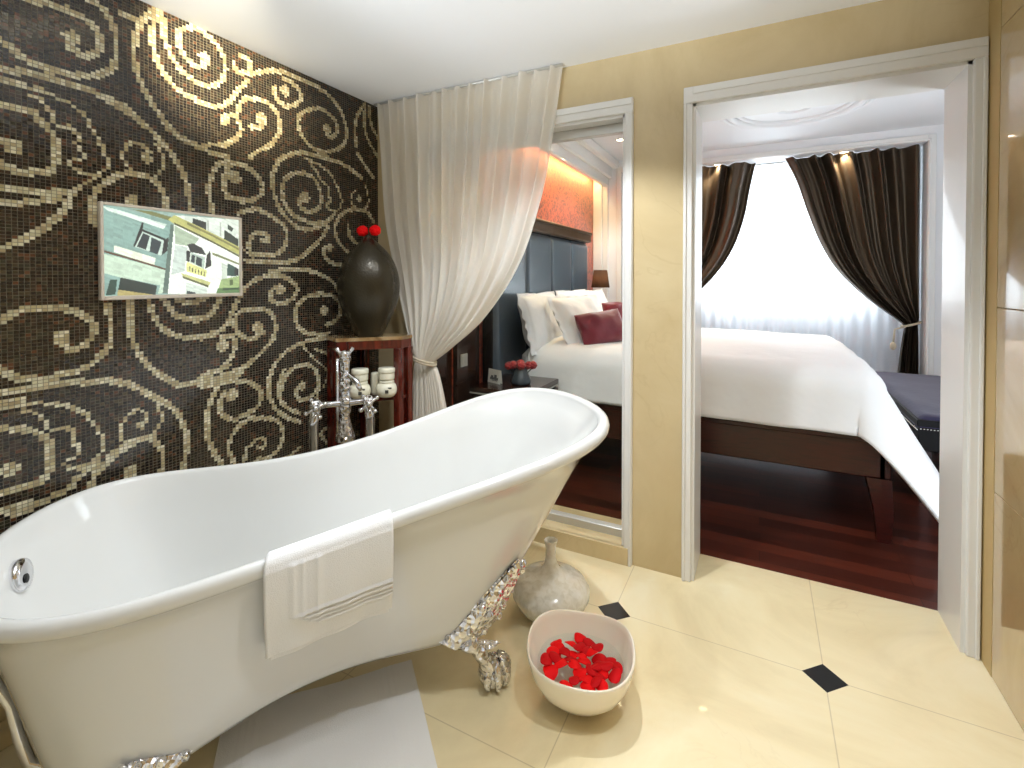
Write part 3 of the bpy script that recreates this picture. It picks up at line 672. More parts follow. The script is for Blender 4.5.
# ------------------------------------------------------------------ towel over the near rim
def towel():
    us=(-.205,.085)
    def tt(u):   # angle for a given u on near side
        lo,hi=-PI,0.0
        for _ in range(40):
            m=(lo+hi)/2
            if TA*uv0(m)[0]<u: lo=m
            else: hi=m
        return (lo+hi)/2
    path=[(-.16,-.012),]
    def fn(a,c,off=0):
        u=us[0]+(us[1]-us[0])*a
        t=tt(u); 
        # length along the towel
        if c<.28:     # inside, going up
            k=c/.28; x,y,z=tubpt(t,1,-.042+.0*k,-.022-.10*(1-k)); x,y,z=x,y,z; y+= (1-k)*(.030); r=off
            y+=off
        elif c<.42:
            k=(c-.28)/.14; th=PI*(1-k); x,y,z=tubpt(t,1,-.020+(.022+off)*math.cos(th),-.022+(.024+off)*math.sin(th)) 
            x,y,z=x,y,z
        else:
            k=(c-.42)/.58; x,y,z=tubpt(t,1,.004+off,-.022); z-=k*.228; 
            y+=-.004*math.sin(k*PI)+.006*math.sin(a*5+k*3)*k + .003*math.sin(a*17+1)*k
            y+=.035*k*k
            z+=.008*math.sin(a*3.0+.4)*k
        if c>=.42:
            k=(c-.42)/.58
            for i in range(4):       # woven border: four raised bands
                if abs(k-(.60+.055*i))<.017 and a>.22+.06*i: y-=.006
                if abs(a-(.22+.06*i))<.018 and k<.60+.055*i: y-=.004
        return lw(x,y,z)
    o=MB(); o.grid(lambda a,c:fn(a,c,.008),44,110); o.grid(lambda a,c:fn(a,c,0.0),44,110)
    # side and end faces
    for a in(0,1):
        o.grid(lambda p,q,a=a:tuple(Vector(fn(a,q,.008)).lerp(Vector(fn(a,q,0)),p)),1,110)
    for c in(0,1):
        o.grid(lambda p,q,c=c:tuple(Vector(fn(q,c,.008)).lerp(Vector(fn(q,c,0)),p)),1,44)
    # folded second layer, slightly longer
    o.grid(lambda a,c:(lambda q:(q[0],q[1],q[2]-.012*c))(fn(.03+a*.95,.45+.55*c,.0005)),20,30)
    return tag(o.build('hand_towel',M_terry,weld=True),'white folded hand towel with ribbed border hanging over the near rim of the bathtub','towel')
towel()
# ------------------------------------------------------------------ bath mat
def matfn(u,v):
    a=-.345+.535*u; c=-.02-.92*v; x,y,z=lw(a,c,0)
    e=0
    for s in(.10,.13,.16):
        if abs(u-s)<.008 or abs(u-1+s)<.008: e=.0015
    return (x,y,.009+e+.0025*math.sin(u*7+v*4)*math.sin(v*6+1)+.0015*math.sin(v*23+u*9))
b=MB(); b.grid(matfn,90,80)
b.grid(lambda u,v:(*lw(-.345+.535*u,-.02-.92*v,0)[:2],.0008),2,2)
for k in range(4):
    def ed(p,q,k=k):
        u,v=((0,q),(1,q),(q,0),(q,1))[k]; x,y,z=matfn(u,v); return (x,y,z*(1-p)+.0008*p)
    b.grid(ed,1,80)
tag(b.build('bath_mat',M_matc),'white cotton bath mat spread on the marble floor under the bathtub','bath mat')
# ================================================================== VASE AND BOWL ON THE FLOOR
vx,vy=-.705,1.70
def vfn(a,z): return 1+.012*math.sin(2*a)
b=MB(); b.lathe([(.0,0),(.075,0),(.095,.006),(.128,.035),(.146,.07),(.146,.095),(.130,.118),(.098,.138),(.060,.150),(.036,.164),(.025,.185),(.020,.207),(.019,.236),(.022,.26),(.026,.272),(.022,.273),(.016,.262),(.014,.24)],(vx,vy,0),48,cap=False)
tag(b.build('bottle_vase',M_vase),'mottled cream bottle vase with a squat body and narrow neck on the marble floor','vase')
bx,by=-.478,1.385
def sq(a): 
    c,s=abs(math.cos(a-.3)),abs(math.sin(a-.3)); p=2.6; return 1/((c**p+s**p)**(1/p))
bp=[(.0,0),(.045,0),(.062,.006),(.095,.028),(.128,.065),(.148,.105),(.158,.145),(.1605,.158),(.158,.163),(.154,.160),(.150,.145),(.139,.105),(.118,.068),(.085,.036),(.05,.02),(0,.017)]
b=MB(); vs=[];fs=[];sg=64
for (r,z) in bp:
    for k in range(sg):
        a=2*PI*k/sg; q=r*(1+(sq(a)-1)*min(1,z/.08)*.75); zz=z+(.006*math.sin(2*a+.8)+.003*math.sin(3*a))*max(0,(z-.08)/.08)
        vs.append((bx+q*math.cos(a),by+q*math.sin(a),zz))
for i in range(len(bp)-1):
    for k in range(sg): fs.append((i*sg+k,i*sg+(k+1)%sg,(i+1)*sg+(k+1)%sg,(i+1)*sg+k))
b.add(vs,fs); tag(b.build('petal_bowl',M_bowl,weld=True),'cream glazed bowl holding red petals, on the floor in front of the bottle vase','bowl')
zw=.100
b=MB(); b.lathe([(.0,.0),(.118,0),(.1285,.020),(.130,.0205),(0,.0205)],(bx,by,zw-.0205),48,fn=lambda a,z:1+(sq(a)-1)*.70*.9)
tag(b.build('bowl_water',M_water),'clear water under the red petals in the cream bowl','water',kind='stuff')
def petal_mesh(seed):
    rn=random.Random(seed); b=MB(); r=.0255
    def f(u,v):
        rr=v; a=u*2*PI; w=1+.10*math.sin(a*2+rn_a)+.05*math.sin(3*a)
        x=r*rr*math.cos(a)*w; y=r*rr*math.sin(a)*w*.86; z=-.010*(rr**2)*(.6+.4*math.cos(a*2+rn_b))
        return (x,y,z)
    rn_a=rn.random()*6; rn_b=rn.random()*6
    b.grid(f,20,6,closeu=True)
    o=b.build('rose_petal',(M_petal,M_petal3)[seed%2],solid=.0012); return o
protos=[petal_mesh(i) for i in range(4)]
plab='red rose petal floating in the cream bowl on the marble floor'
pos=[];rn=random.Random(11); tries=0
while len(pos)<36 and tries<9000:
    tries+=1; a=rn.random()*2*PI; r=.110*math.sqrt(rn.random()); x,y=r*math.cos(a),r*math.sin(a)
    # clear water towards the back right of the bowl, as in the photograph
    if (x*.45+y*.9)>.085: continue
    if all((x-p[0])**2+(y-p[1])**2>.0245**2*.62 for p in pos): pos.append((x,y))
for i,(x,y) in enumerate(pos):
    o=protos[i] if i<4 else protos[i%4].copy()
    if i>=4: C.objects.link(o)
    o.location=(bx+x,by+y,zw+.010+.003*(i%4)); o.rotation_euler=(rn.uniform(-.25,.25),rn.uniform(-.25,.25),rn.random()*6.28)
    s=rn.uniform(.74,.98); o.scale=(s,s,s); tag(o,plab,'petal','red petals in the bowl')
# ================================================================== CORNER SHELF, EGG VASE, JARS
sh=thing('corner_shelf','red-brown wooden corner stand with a marble top beside the mosaic wall','shelf',(-1.76,1.92,0))
FR,FL,BL,BR,LL=(-1.615,1.93),(-1.83,1.71),(XL+.012,2.01),(-1.615,2.01),(XL+.012,1.76)
def inset(p,c,k): return (c[0]+(p[0]-c[0])*k,c[1]+(p[1]-c[1])*k)
cc=(-1.77,1.89); poly=[FR,BR,BL,LL,FL]
MB().prism([inset(p,cc,1.02) for p in poly],.958,.975).build('stone_top',M_stone,sh,fixn=True)
MB().prism(poly,.915,.957).build('apron',M_rwood,sh)
MB().prism([inset(p,cc,.97) for p in poly],.655,.672).build('middle_shelf',M_rwood,sh)
MB().prism([inset(p,cc,.97) for p in poly],.16,.18).build('lower_shelf',M_rwood,sh)
for (x,y) in poly[:]:
    q=inset((x,y),cc,.9); MB().box(q[0]-.019,q[0]+.019,q[1]-.019,q[1]+.019,0,.915,bev=.003).build('leg',M_rwood,sh,fixn=False)
ex,ey=-1.770,1.868
ep=[(.0,0),(.068,0),(.070,.01),(.095,.06),(.128,.125),(.150,.20),(.154,.26),(.146,.32),(.122,.385),(.086,.435),(.046,.472),(.022,.492),(.016,.502),(.019,.508),(.013,.508),(.010,.49)]
def smooth_prof(p,n=3):
    for _ in range(n):
        q=[p[0]]
        for a,c in zip(p[:-1],p[1:]): q+=[(a[0]*.75+c[0]*.25,a[1]*.75+c[1]*.25),(a[0]*.25+c[0]*.75,a[1]*.25+c[1]*.75)]
        p=q+[p[-1]]
    return p
b=MB(); b.lathe(smooth_prof(ep,2),(ex,ey,.975),48,cap=False)
tag(b.build('egg_vase',M_ceram),'large dark hammered egg-shaped vase with a tiny neck on the corner stand','vase')
def blossom(name,x,y,z,r,label,cat,group,m=M_petal,stem=None,n=22,seed=1):
    rn=random.Random(seed); t=thing(name,label,cat,(x,y,z-r*.8),group)
    b=MB()
    b.ball((x,y,z),r*.62,16,10)
    for k in range(n):
        a=k*2.4; zz=1-2*(k+.5)/n; rr=math.sqrt(1-zz*zz); d=Vector((rr*math.cos(a),rr*math.sin(a),zz))
        c=Vector((x,y,z))+d*r*.52
        b.ball(c,r*.48,10,7,sc=(1,1,.9))
    b.build('petals',m,t)
    if stem: MB().tube([(x,y,z-r*.5),stem],[.003,.003],8).build('stem',M_tgreen,t)
    return t
blossom('red_flower',ex-.031,ey-.012,1.507,.030,'left of two small red blooms on top of the dark egg vase','flower','red blooms in the egg vase',stem=(ex-.003,ey,1.47),seed=2)
blossom('red_flower',ex+.031,ey+.012,1.509,.030,'right of two small red blooms on top of the dark egg vase','flower','red blooms in the egg vase',stem=(ex+.003,ey,1.47),seed=3)
def jar(x,y,z,r,h,label,cat='jar',lid=True,drum=False):
    t=thing('ceramic_jar',label,cat,(x,y,z),'cream jars on the corner stand')
    b=MB(); b.lathe(smooth_prof([(0,0),(r*.8,0),(r*.98,h*.12),(r,h*.5),(r*.97,h*.9),(r*.88,h),(0,h)] if drum else [(.0,0),(r*.62,0),(r*.9,h*.18),(r,h*.45),(r*.93,h*.72),(r*.7,h*.9),(r*.5,h*.97),(0,h)],2),(x,y,z),32,cap=False); b.build('body',M_jar,t)
    if lid:
        b=MB(); b.lathe(([(0,0),(r*1.02,0),(r*1.05,.004),(r*1.04,.020),(r*.98,.024),(0,.024)] if drum else [(0,0),(r*.7,0),(r*.72,.003),(r*.70,.008),(r*.66,.010),(0,.010)]),(x,y,z+h-.006),28); b.build('lid',M_jar,t)
    if drum: return t
    d=Vector((-x,-y,0)).normalized(); sdv=Vector((-d.y,d.x,0))
    b=MB(); c=Vector((x,y,z+h*.45))+d*(r*1.0+.0008)
    for (du,dz,w,hh) in((0,0,.008,.008),(.014,.016,.009,.004)):
        q=c+sdv*du+Vector((0,0,dz))-d*(du*du/(2*r)+ (dz*dz)/(2*r)*1.2)
        b.add([q-sdv*w-Vector((0,0,hh)),q+sdv*w-Vector((0,0,hh)),q+sdv*w+Vector((0,0,hh)),q-sdv*w+Vector((0,0,hh))],[(0,1,2,3)],0,False)
    b.build('printed_mark',M_print,t,fixn=False,solid=.0006)
    return t
jar(-1.768,1.80,.672,.053,.080,'left squat cream jar of the lower pair on the corner stand')
jar(-1.672,1.885,.672,.053,.080,'right squat cream jar of the lower pair on the corner stand')
jar(-1.768,1.80,.757,.040,.044,'drum-shaped cream jar stacked on the left squat jar of the corner stand',drum=True)
jar(-1.672,1.885,.757,.040,.044,'drum-shaped cream jar stacked on the right squat jar of the corner stand',drum=True)
jar(-1.752,1.895,.672,.026,.115,'slim cream pot standing between the two squat jars on the corner stand',lid=False,drum=True)
# ================================================================== SCREEN ON THE MOSAIC WALL
def screen():
    y0,y1,z0,z1=.812,1.304,1.192,1.519
    t=thing('wall_screen','pale-framed wall screen showing a white shuttered building, on the mosaic wall','screen',(XL,(y0+y1)/2,z0))
    b=MB(); x1=XL+.022; w=.010
    b.box(XL+.002,x1,y0,y0+w,z0,z1,bev=.002); b.box(XL+.002,x1,y1-w,y1,z0,z1,bev=.002); b.box(XL+.002,x1,y0+w,y1-w,z0,z0+w*1.4,bev=.002); b.box(XL+.002,x1,y0+w,y1-w,z1-w,z1,bev=.002); b.box(XL+.002,XL+.012,y0+w,y1-w,z0+w,z1-w)
    b.build('frame',M_frame,t,fixn=False)
    PL=[((75,105,470,190,440,640,70,660),(160,186,178)),((70,110,430,210,410,240,100,140),(224,236,226)),((230,125,350,135,470,165,460,190),(140,144,96)),
     ((130,350,360,420,350,470,130,390),(234,240,222)),((75,400,440,500,425,640,370,640,385,590,160,545,75,520),(206,222,205)),((75,380,440,490,440,502,75,393),(120,92,66)),
     ((280,250,415,305,395,405,240,355),(206,220,210)),((290,268,328,285,304,372,252,352),(44,66,74)),((338,292,398,320,372,398,325,382),(52,76,84)),((285,243,420,298,418,313,283,258),(24,30,26)),
     ((285,200,294,205,285,262,242,355,232,352),(10,18,16)),((412,308,442,288,432,372,396,405),(16,34,32)),
     ((160,545,365,592,355,650,145,620),(8,66,58)),((105,560,142,558,130,650,80,656),(18,92,78)),((145,620,355,650,355,662,140,662),(190,180,130)),
     ((455,205,482,215,440,640,398,640),(118,138,128)),((480,180,935,400,935,632,430,642),(240,246,236)),
     ((480,150,935,168,935,345),(222,230,220)),((480,215,640,292,600,345,480,330),(186,200,180)),
     ((598,165,692,188,692,240,596,200),(36,58,48)),((825,232,930,290,930,348,820,292),(24,66,52)),((850,198,895,222,880,245,848,226),(66,88,76)),((790,185,800,186,800,275,790,270),(190,196,186)),((700,175,712,176,712,240,700,238),(190,196,186)),
     ((440,178,480,150,935,338,935,388,470,202),(196,196,136)),((480,196,935,390,935,402,480,210),(112,112,70)),((560,190,935,348,935,360,560,206),(150,148,96)),
     ((480,335,560,350,540,500,455,520),(206,216,208)),((560,330,600,322,660,350,690,395,580,378),(14,46,46)),((555,365,582,376,572,442,550,432),(12,40,40)),
     ((585,380,682,410,672,482,575,442),(196,210,198)),((590,392,612,400,606,446,582,438),(40,74,76)),((620,402,660,418,656,470,615,455),(40,74,76)),((718,362,726,460,680,480,692,396),(10,34,34)),
     ((555,438,692,490,685,532,550,500),(222,224,166)),((572,466,578,468,575,496,569,494),(96,98,60)),((592,472,598,474,595,503,589,501),(96,98,60)),((612,479,618,481,615,509,609,507),(96,98,60)),((632,486,638,488,635,516,629,514),(96,98,60)),((652,493,658,495,655,522,649,520),(96,98,60)),((672,498,678,500,675,527,669,525),(96,98,60)),
     ((515,510,722,565,702,588,530,532),(206,208,156)),((525,528,702,584,702,598,525,542),(124,128,90)),((550,570,690,600,690,640,545,640),(214,224,214)),((552,620,612,630,612,640,552,640),(30,70,70)),
     ((800,440,850,455,840,540,800,560),(210,218,206)),((845,442,922,470,915,525,840,520),(66,104,94)),((900,468,932,474,932,520,898,514),(10,36,34)),((730,375,935,440,935,452,735,392),(150,156,120)),
     ((795,545,935,520,935,592,775,602),(176,194,146)),((860,545,885,542,885,578,860,580),(110,128,84)),((770,600,935,590,935,632,755,636),(120,152,104)),((810,600,935,594,935,606,805,612),(70,100,66))]
    nx,nz=230,138; S_,T_=np.meshgrid((np.arange(nx)+.5)/nx,(np.arange(nz)+.5)/nz,indexing='ij')
    q=((75,105),(935,170),(935,625),(70,660))
    PX=(1-T_)*((1-S_)*q[0][0]+S_*q[1][0])+T_*((1-S_)*q[3][0]+S_*q[2][0]); PY=(1-T_)*((1-S_)*q[0][1]+S_*q[1][1])+T_*((1-S_)*q[3][1]+S_*q[2][1])
    PX=PX.ravel();PY=PY.ravel(); col=np.tile(np.array(lin((170,190,182))),(nx*nz,1))
    for pp,cl in PL:
        p=np.array(pp,float).reshape(-1,2); ins=np.zeros(len(PX),bool); j=len(p)-1
        for i in range(len(p)):
            xi,yi=p[i];xj,yj=p[j]
            if yi!=yj: ins^=((yi>PY)!=(yj>PY))&(PX<(xj-xi)*(PY-yi)/(yj-yi)+xi)
            j=i
        col[ins]=lin(cl)
    rs=np.random.RandomState(5); k=rs.rand(nx//5+2,nz//5+2)
    nn=k[(np.arange(nx)//5)[:,None],(np.arange(nz)//5)[None,:]].ravel(); k2=rs.rand(nx//14+2,nz//3+2); n2=k2[(np.arange(nx)//14)[:,None],((np.arange(nz)[None,:]-np.arange(nx)[:,None]//3)//3)%k2.shape[1]].ravel(); k3=rs.rand(nx,nz).ravel(); col=col**1.5*(.70+.14*nn+.26*n2+.10*k3)[:,None]
    a0,a1,c0,c1=y0+w,y1-w,z1-w,z0+w*1.4; vs=[(XL+.0135,a0+(a1-a0)*i/nx,c0+(c1-c0)*j/nz) for i in range(nx+1) for j in range(nz+1)]
    fs=[(i*(nz+1)+j,i*(nz+1)+j+1,(i+1)*(nz+1)+j+1,(i+1)*(nz+1)+j) for i in range(nx) for j in range(nz)]
    b=MB(); b.add(vs,fs,0,False); o=b.build('display',M_pict,t,fixn=False)
    at=o.data.color_attributes.new('Col','FLOAT_COLOR','CORNER'); c4=np.ones((nx*nz,4,4),np.float32); c4[:,:,:3]=col[:,None,:]; at.data.foreach_set('color',c4.ravel())
screen()
# ================================================================== SHEER CURTAIN IN THE BATHROOM
def pathat(P,t):
    # P list of points, t 0..1 by index with catmull smoothing
    n=len(P)-1; x=t*n; i=min(int(x),n-1); f=x-i
    p0,p1,p2,p3=[Vector(P[max(0,min(n,k))]) for k in(i-1,i,i+1,i+2)]
    return .5*((2*p1)+(p2-p0)*f+(2*p0-5*p1+4*p2-p3)*f*f+(3*p1-p0-3*p2+p3)*f**3)
def swag(name,Lp,Rp,Y,nf,amp,m,parent,nu=260,nv=70,tail=None,seed=0,solid=0,ypow=1.0,gather=.35):
    """cloth hung between two edge paths (x,z) that meet at the tieback, folds running down it"""
    rn=random.Random(seed); ph=[rn.random()*6.28 for _ in range(8)]
    def fold(s,v):
        f=math.sin(2*PI*nf*s+ph[0]+1.2*math.sin(2*PI*s*2+ph[1]))+.45*math.sin(2*PI*nf*1.7*s+ph[2]+v*1.3)+.3*math.sin(2*PI*nf*.43*s+ph[3]-v*2)
        return f
    b=MB()
    def f(s,v):
        l=pathat(Lp,v); r=pathat(Rp,v); 
        ss=s+ .006*math.sin(2*PI*nf*s+ph[4]); p=l.lerp(r,ss)
        k=amp*(1-v*(1-gather)); return (p.x, Y+k*fold(s,v), p.y)
    b.grid(f,nu,nv)
    if tail:
        zt,xl,xr,z1,xl1,xr1=tail
        def g(s,v):
            e=v**.6; a=xl+(xl1-xl)*e; c=xr+(xr1-xr)*e; k=amp*(gather+(.8-gather)*e)
            return (a+(c-a)*s, Y+k*fold(s,1), zt+(z1-zt)*v)
        b.grid(g,nu,24)
    return b.build(name,m,parent,fixn=False)
ct=thing('sheer_curtain','cream sheer curtain tied back to the left in front of the glass partition','curtain',(-1.6,2.07,2.2))
swag('cloth',[(-1.925,2.235),(-1.90,1.95),(-1.87,1.6),(-1.80,1.3),(-1.735,1.07),(-1.69,.93),(-1.650,.830)],
     [(-.815,2.235),(-.862,1.93),(-.915,1.66),(-1.03,1.34),(-1.22,1.075),(-1.41,.915),(-1.540,.822)],2.088,13,.019,M_tulle,ct,nu=340,nv=90,
     tail=(.826,-1.650,-1.540,.02,-1.70,-1.37),seed=4,gather=.5)
b=MB(); b.tube([(-1.93,2.088,2.236),(-.81,2.088,2.236)],.007,8); b.build('rail',M_alum,ct)
b=MB()
for dz in(0,.012): b.tube([(-1.598+.075*math.cos(a),2.088+.045*math.sin(a),.828+dz-.018*math.cos(a)) for a in [2*PI*k/28 for k in range(28)]],.0065,8,closed=True)
b.tube([(-1.66,2.09,.85),(-1.70,2.12,.89),(-1.72,2.137,.90)],.005,8); b.build('tieback_cord',M_cord,ct)
# ================================================================== BEDROOM FURNITURE
bed=thing('bed','wooden bed with a mahogany side rail and tapered leg, seen through the doorway','bed',(-.5,3.7,0))
bx0,bx1,by0,by1=-1.46,.535,2.86,4.56
MB().box(bx0,bx1,by0,by0+.05,.305,.505,bev=.006).box(bx0,bx1+.004,by0-.008,by0+.05,.478,.505,bev=.005).build('side_rail',M_mahog,bed,fixn=False)
MB().box(bx0,bx1,by1-.05,by1,.305,.505,bev=.006).build('side_rail',M_mahog,bed,fixn=False)
MB().box(bx1-.03,bx1+.02,by0,by1,.305,.505,bev=.006).build('foot_rail',M_mahog,bed,fixn=False)
for (x,y,s,q) in((bx1-.03,by0+.04,1,1),(bx1-.03,by1-.04,1,-1),(bx0+.06,by0+.04,-1,1),(bx0+.06,by1-.04,-1,-1)):
    b=MB(); n=10
    def lf(u,v,x=x,y=y,s=s,q=q):
        z=.31-.31*v; w=.050*(1-v)+.026*v; a=[(-1,-1),(1,-1),(1,1),(-1,1)][int(round(u*4))%4]; c=.016*math.sin(v*PI*.9)*s+.02*s*v**2
        return (x+a[0]*w+c,y+a[1]*w-.01*q*v,z)
    b.grid(lf,4,n); b.sm=[False]*len(b.sm); b.build('leg',M_mahog,bed)
MB().box(bx0+.02,bx1-.04,by0+.055,by1-.055,.35,.80,bev=.05).build('mattress',M_linen,bed,fixn=False)
def rr(e,r=.10,fl=.16):     # outward travel and drop for a cloth length e past an edge
    if e<=0: return 0,0
    a=min(e/r,PI/2); o=r*math.sin(a); d=r*(1-math.cos(a))
    if e>r*PI/2: o+=(e-r*PI/2)*fl; d+=(e-r*PI/2)*.985
    return o,d
def duvet(u,v):
    s=-1.34+(2.36)*u          # along the bed
    t=-.37+2.43*v             # across, 0 at the near edge of the top
    X1=.43; Yn=by0+.085; Yf=by1-.085
    y=Yn+t
    ex=max(0,s-X1); ey=max(0,-t); fy=max(0,y-Yf)
    e=math.sqrt(ex*ex+(ey*.95)**2+fy*fy)
    o,d=rr(e,fl=.03+.50*ex/e if e>0 else 0)
    if e>0:
        ox=o*ex/e; oy=-o*ey/e+o*fy/e
    else: ox=oy=0
    x=min(s,X1)+ox; yy=min(max(y,Yn),Yf)+oy
    puff=.050*(1-min(1,abs((t-.77)/.95))**3)*(1-max(0,min(1,(s-X1+.5)/.5))**2*.5)
    z=.805+puff-d
    z+=.006*noise.noise(Vector((x*3.2,yy*2.6,1.3)))*(1 if e<.05 else .3)+.004*math.sin(yy*8+x*3)
    w=.012*min(1,e/.2)
    if ex>0: x+=w*math.sin(yy*17+1.5*math.sin(x*4))+w*.8*math.sin(yy*31)
    if ey>0: yy+=-w*.35*math.sin(x*15+2*math.sin(x*3)); 
    # hem resting on the rail along the near side
    if ey>0: z=max(z,.508-max(0,ex-.05)*3)
    return (x,yy,z)
b=MB(); b.grid(duvet,150,120)
tag(b.build('duvet',M_linen,solid=.02,fixn=False),'plump white duvet covering the bed and draping over its foot corner','duvet')
def pillow(name,c,w,h,th,lean,yaw,m,label,cat,group=None,flange=0,seed=0,roll=0):
    rn=random.Random(seed); b=MB(); M=Matrix.Translation(c)@Matrix.Rotation(yaw,4,'Z')@Matrix.Rotation(-lean,4,'Y')@Matrix.Rotation(roll,4,'X')
    of=rn.random()*50
    def side(sg):
        def f(u,v):
            a=2*u-1; e=2*v-1; r=1+flange*2/w
            aa=max(-1,min(1,a*r)); ee=max(-1,min(1,e*r))
            t=th/2*((1-abs(aa)**3.2)*(1-abs(ee)**3.2))**.55
            y=a*(w/2+flange)*(1-.07*(1-abs(a))*0-.05*e*e*(abs(a))); z=e*(h/2+flange)*(1-.06*a*a*abs(e)); 
            pinch=1-.10*(1-abs(a*e))*max(abs(a),abs(e))**4; y*=pinch; z*=pinch
            n_=noise.noise(Vector((y*6+of,z*6,sg*2.)))*.022+noise.noise(Vector((y*14+of,z*14,sg*3.)))*.008
            x=sg*(t+n_*min(1,t/(th*.2)))
            if flange and max(abs(a),abs(e))*r>1: x+=.006*math.sin((math.atan2(e,a))*19)*(max(abs(a),abs(e))*r-1)/(r-1)+.002*sg
            return tuple(M@Vector((x,y,z)))
        return f
    b.grid(side(1),44,44); b.grid(side(-1),44,44)
    return tag(b.build(name,m,weld=True),label,cat,group)
G='white pillows on the bed'
pillow('pillow',(-1.36,3.15,.975),.70,.36,.16,.28,.06,M_sat,'tall white ruffled pillow nearest the nightstand, propped on the headboard','pillow',G,flange=.035,seed=1)
pillow('pillow',(-1.34,3.78,.985),.60,.36,.16,.28,-.04,M_sat,'white pillow propped on the headboard behind the burgundy cushions','pillow',G,flange=.03,seed=2)
pillow('pillow',(-1.10,3.25,.965),.56,.36,.15,.5,-.25,M_sat,'white ruffled pillow lying in front of the tall pillow, left of the burgundy cushion','pillow',G,flange=.04,seed=3)
pillow('pillow',(-1.33,4.34,.985),.46,.34,.14,.30,-.05,M_sat,'white pillow farthest from the nightstand, behind the second burgundy cushion','pillow',G,flange=.03,seed=4)
pillow('cushion',(-.93,3.11,.945),.36,.24,.12,.45,-.75,M_burg,'burgundy satin cushion in front of the white ruffled pillow','cushion','burgundy cushions on the bed',seed=5,roll=.12)
pillow('cushion',(-1.0,3.92,.965),.38,.25,.12,.4,-.6,M_burg,'second burgundy satin cushion, partly cut off by the partition frame','cushion','burgundy cushions on the bed',seed=6)
# headboard
hb=thing('headboard','tall headboard of blue-black leather panels under a bronze moulding','headboard',(-1.53,3.6,0))
MB().box(-1.585,-1.515,2.68,4.53,.0,1.66,bev=.004).build('frame',M_blkl_shade,hb,fixn=False)
ys=[2.69,3.15,3.60,4.06,4.515]
for a,c in zip(ys[:-1],ys[1:]):
    b=MB(); 
    def pf(u,v,a=a,c=c):
        e=min(u,1-u,v*1.4*2.5,(1-v)*2.5)/.06; k=min(1,e); return (-1.515+.030*math.sqrt(max(0,1-(1-k)**2)),a+.004+(c-a-.008)*u,.35+1.255*v)
    b.grid(pf,24,40); b.build('leather_panel',M_leath,hb)
MB().box(-1.60,-1.465,2.66,4.55,1.615,1.70,bev=.012).box(-1.60,-1.455,2.66,4.55,1.685,1.71,bev=.006).build('top_moulding',M_bronze,hb,fixn=False)
# nightstands
def nightstand(loc,label):
    t=thing('nightstand',label,'nightstand',(0,0,0)); w,d,h=.37,.44,.65
    MB().box(-w/2,w/2,-d/2,d/2,h-.03,h,bev=.004).build('top',M_dwood,t,fixn=False)
    MB().box(-w/2+.01,w/2-.01,-d/2+.01,d/2-.01,.10,h-.03,bev=.004).build('body',M_dwood,t,fixn=False)
    for z0,z1 in((.13,.35),(.37,.60)):
        dr=MB().box(w/2-.01,w/2+.004,-d/2+.02,d/2-.02,z0,z1,bev=.003).build('drawer',M_dwood,t,fixn=False)
        MB().ball((w/2+.014,0,(z0+z1)/2),.012,12,8).build('knob',M_gold,dr)
    MB().box(-w/2,w/2+.002,-d/2-.0,d/2,h-.036,h-.030).build('metal_edge',M_alum,t,fixn=False)
    for sx in(-1,1):
        for sy in(-1,1): MB().box(sx*(w/2-.03)-.018,sx*(w/2-.03)+.018,sy*(d/2-.03)-.018,sy*(d/2-.03)+.018,0,.10,bev=.002).build('leg',M_dwood,t,fixn=False)
    t.location=loc; return t
ns=nightstand((-1.292,2.575,0),'dark wooden nightstand beside the bed, just behind the glass partition')
dup(ns,loc=(-1.292,4.84,0),label='dark wooden nightstand on the far side of the bed under the lamp')
# flower vase
fx,fy=-1.245,2.545
tag(MB().lathe(smooth_prof([(0,0),(.052,0),(.062,.012),(.058,.035),(.040,.075),(.034,.088),(.036,.095),(.030,.095),(.028,.085),(.0,.06)],2),(fx,fy,.65),28,cap=False,fn=lambda a,z:1+.03*math.cos(9*a)).build('flower_vase',M_metalv),'dark blue-grey vase of red flowers on the nightstand behind the glass','vase')
for k,(dx,dy) in enumerate(((0,0),(.04,.02),(-.042,-.015),(.02,-.035),(-.02,.035),(.062,.035),(-.064,-.03))):
    blossom('red_flower',fx+dx,fy+dy,.765+(.012 if k==0 else 0)-.004*abs(k-3)*.5,.026,'dark red bloom in the blue-grey vase on the nightstand','flower','red flowers in the nightstand vase',m=M_petal2,stem=(fx+dx*.3,fy+dy*.3,.70),n=16,seed=20+k)
cd=thing('tent_card','small white printed card standing on the nightstand left of the flower vase','card',(-1.40,2.52,.65))
Mc=Matrix.Translation((-1.40,2.50,.65))@Matrix.Rotation(-.35,4,'Z')
MB().box(-.055,.055,-.0015,.0015,0,.078,M=Mc@Matrix.Rotation(-.12,4,'X')).box(-.055,.055,.0165,.0195,0,.078,M=Mc@Matrix.Rotation(.12,4,'X')).build('card',M_card,cd,fixn=False)
b=MB(); Mq=Mc@Matrix.Rotation(-.12,4,'X')
for (x0,x1,z0,z1) in((-.035,.035,.020,.034),(-.028,-.008,.034,.044),(.0,.022,.034,.050),(-.018,.03,.014,.018)): b.box(x0,x1,-.0024,-.0015,z0,z1,M=Mq)
b.build('printed_picture',M_ink,cd,fixn=False)
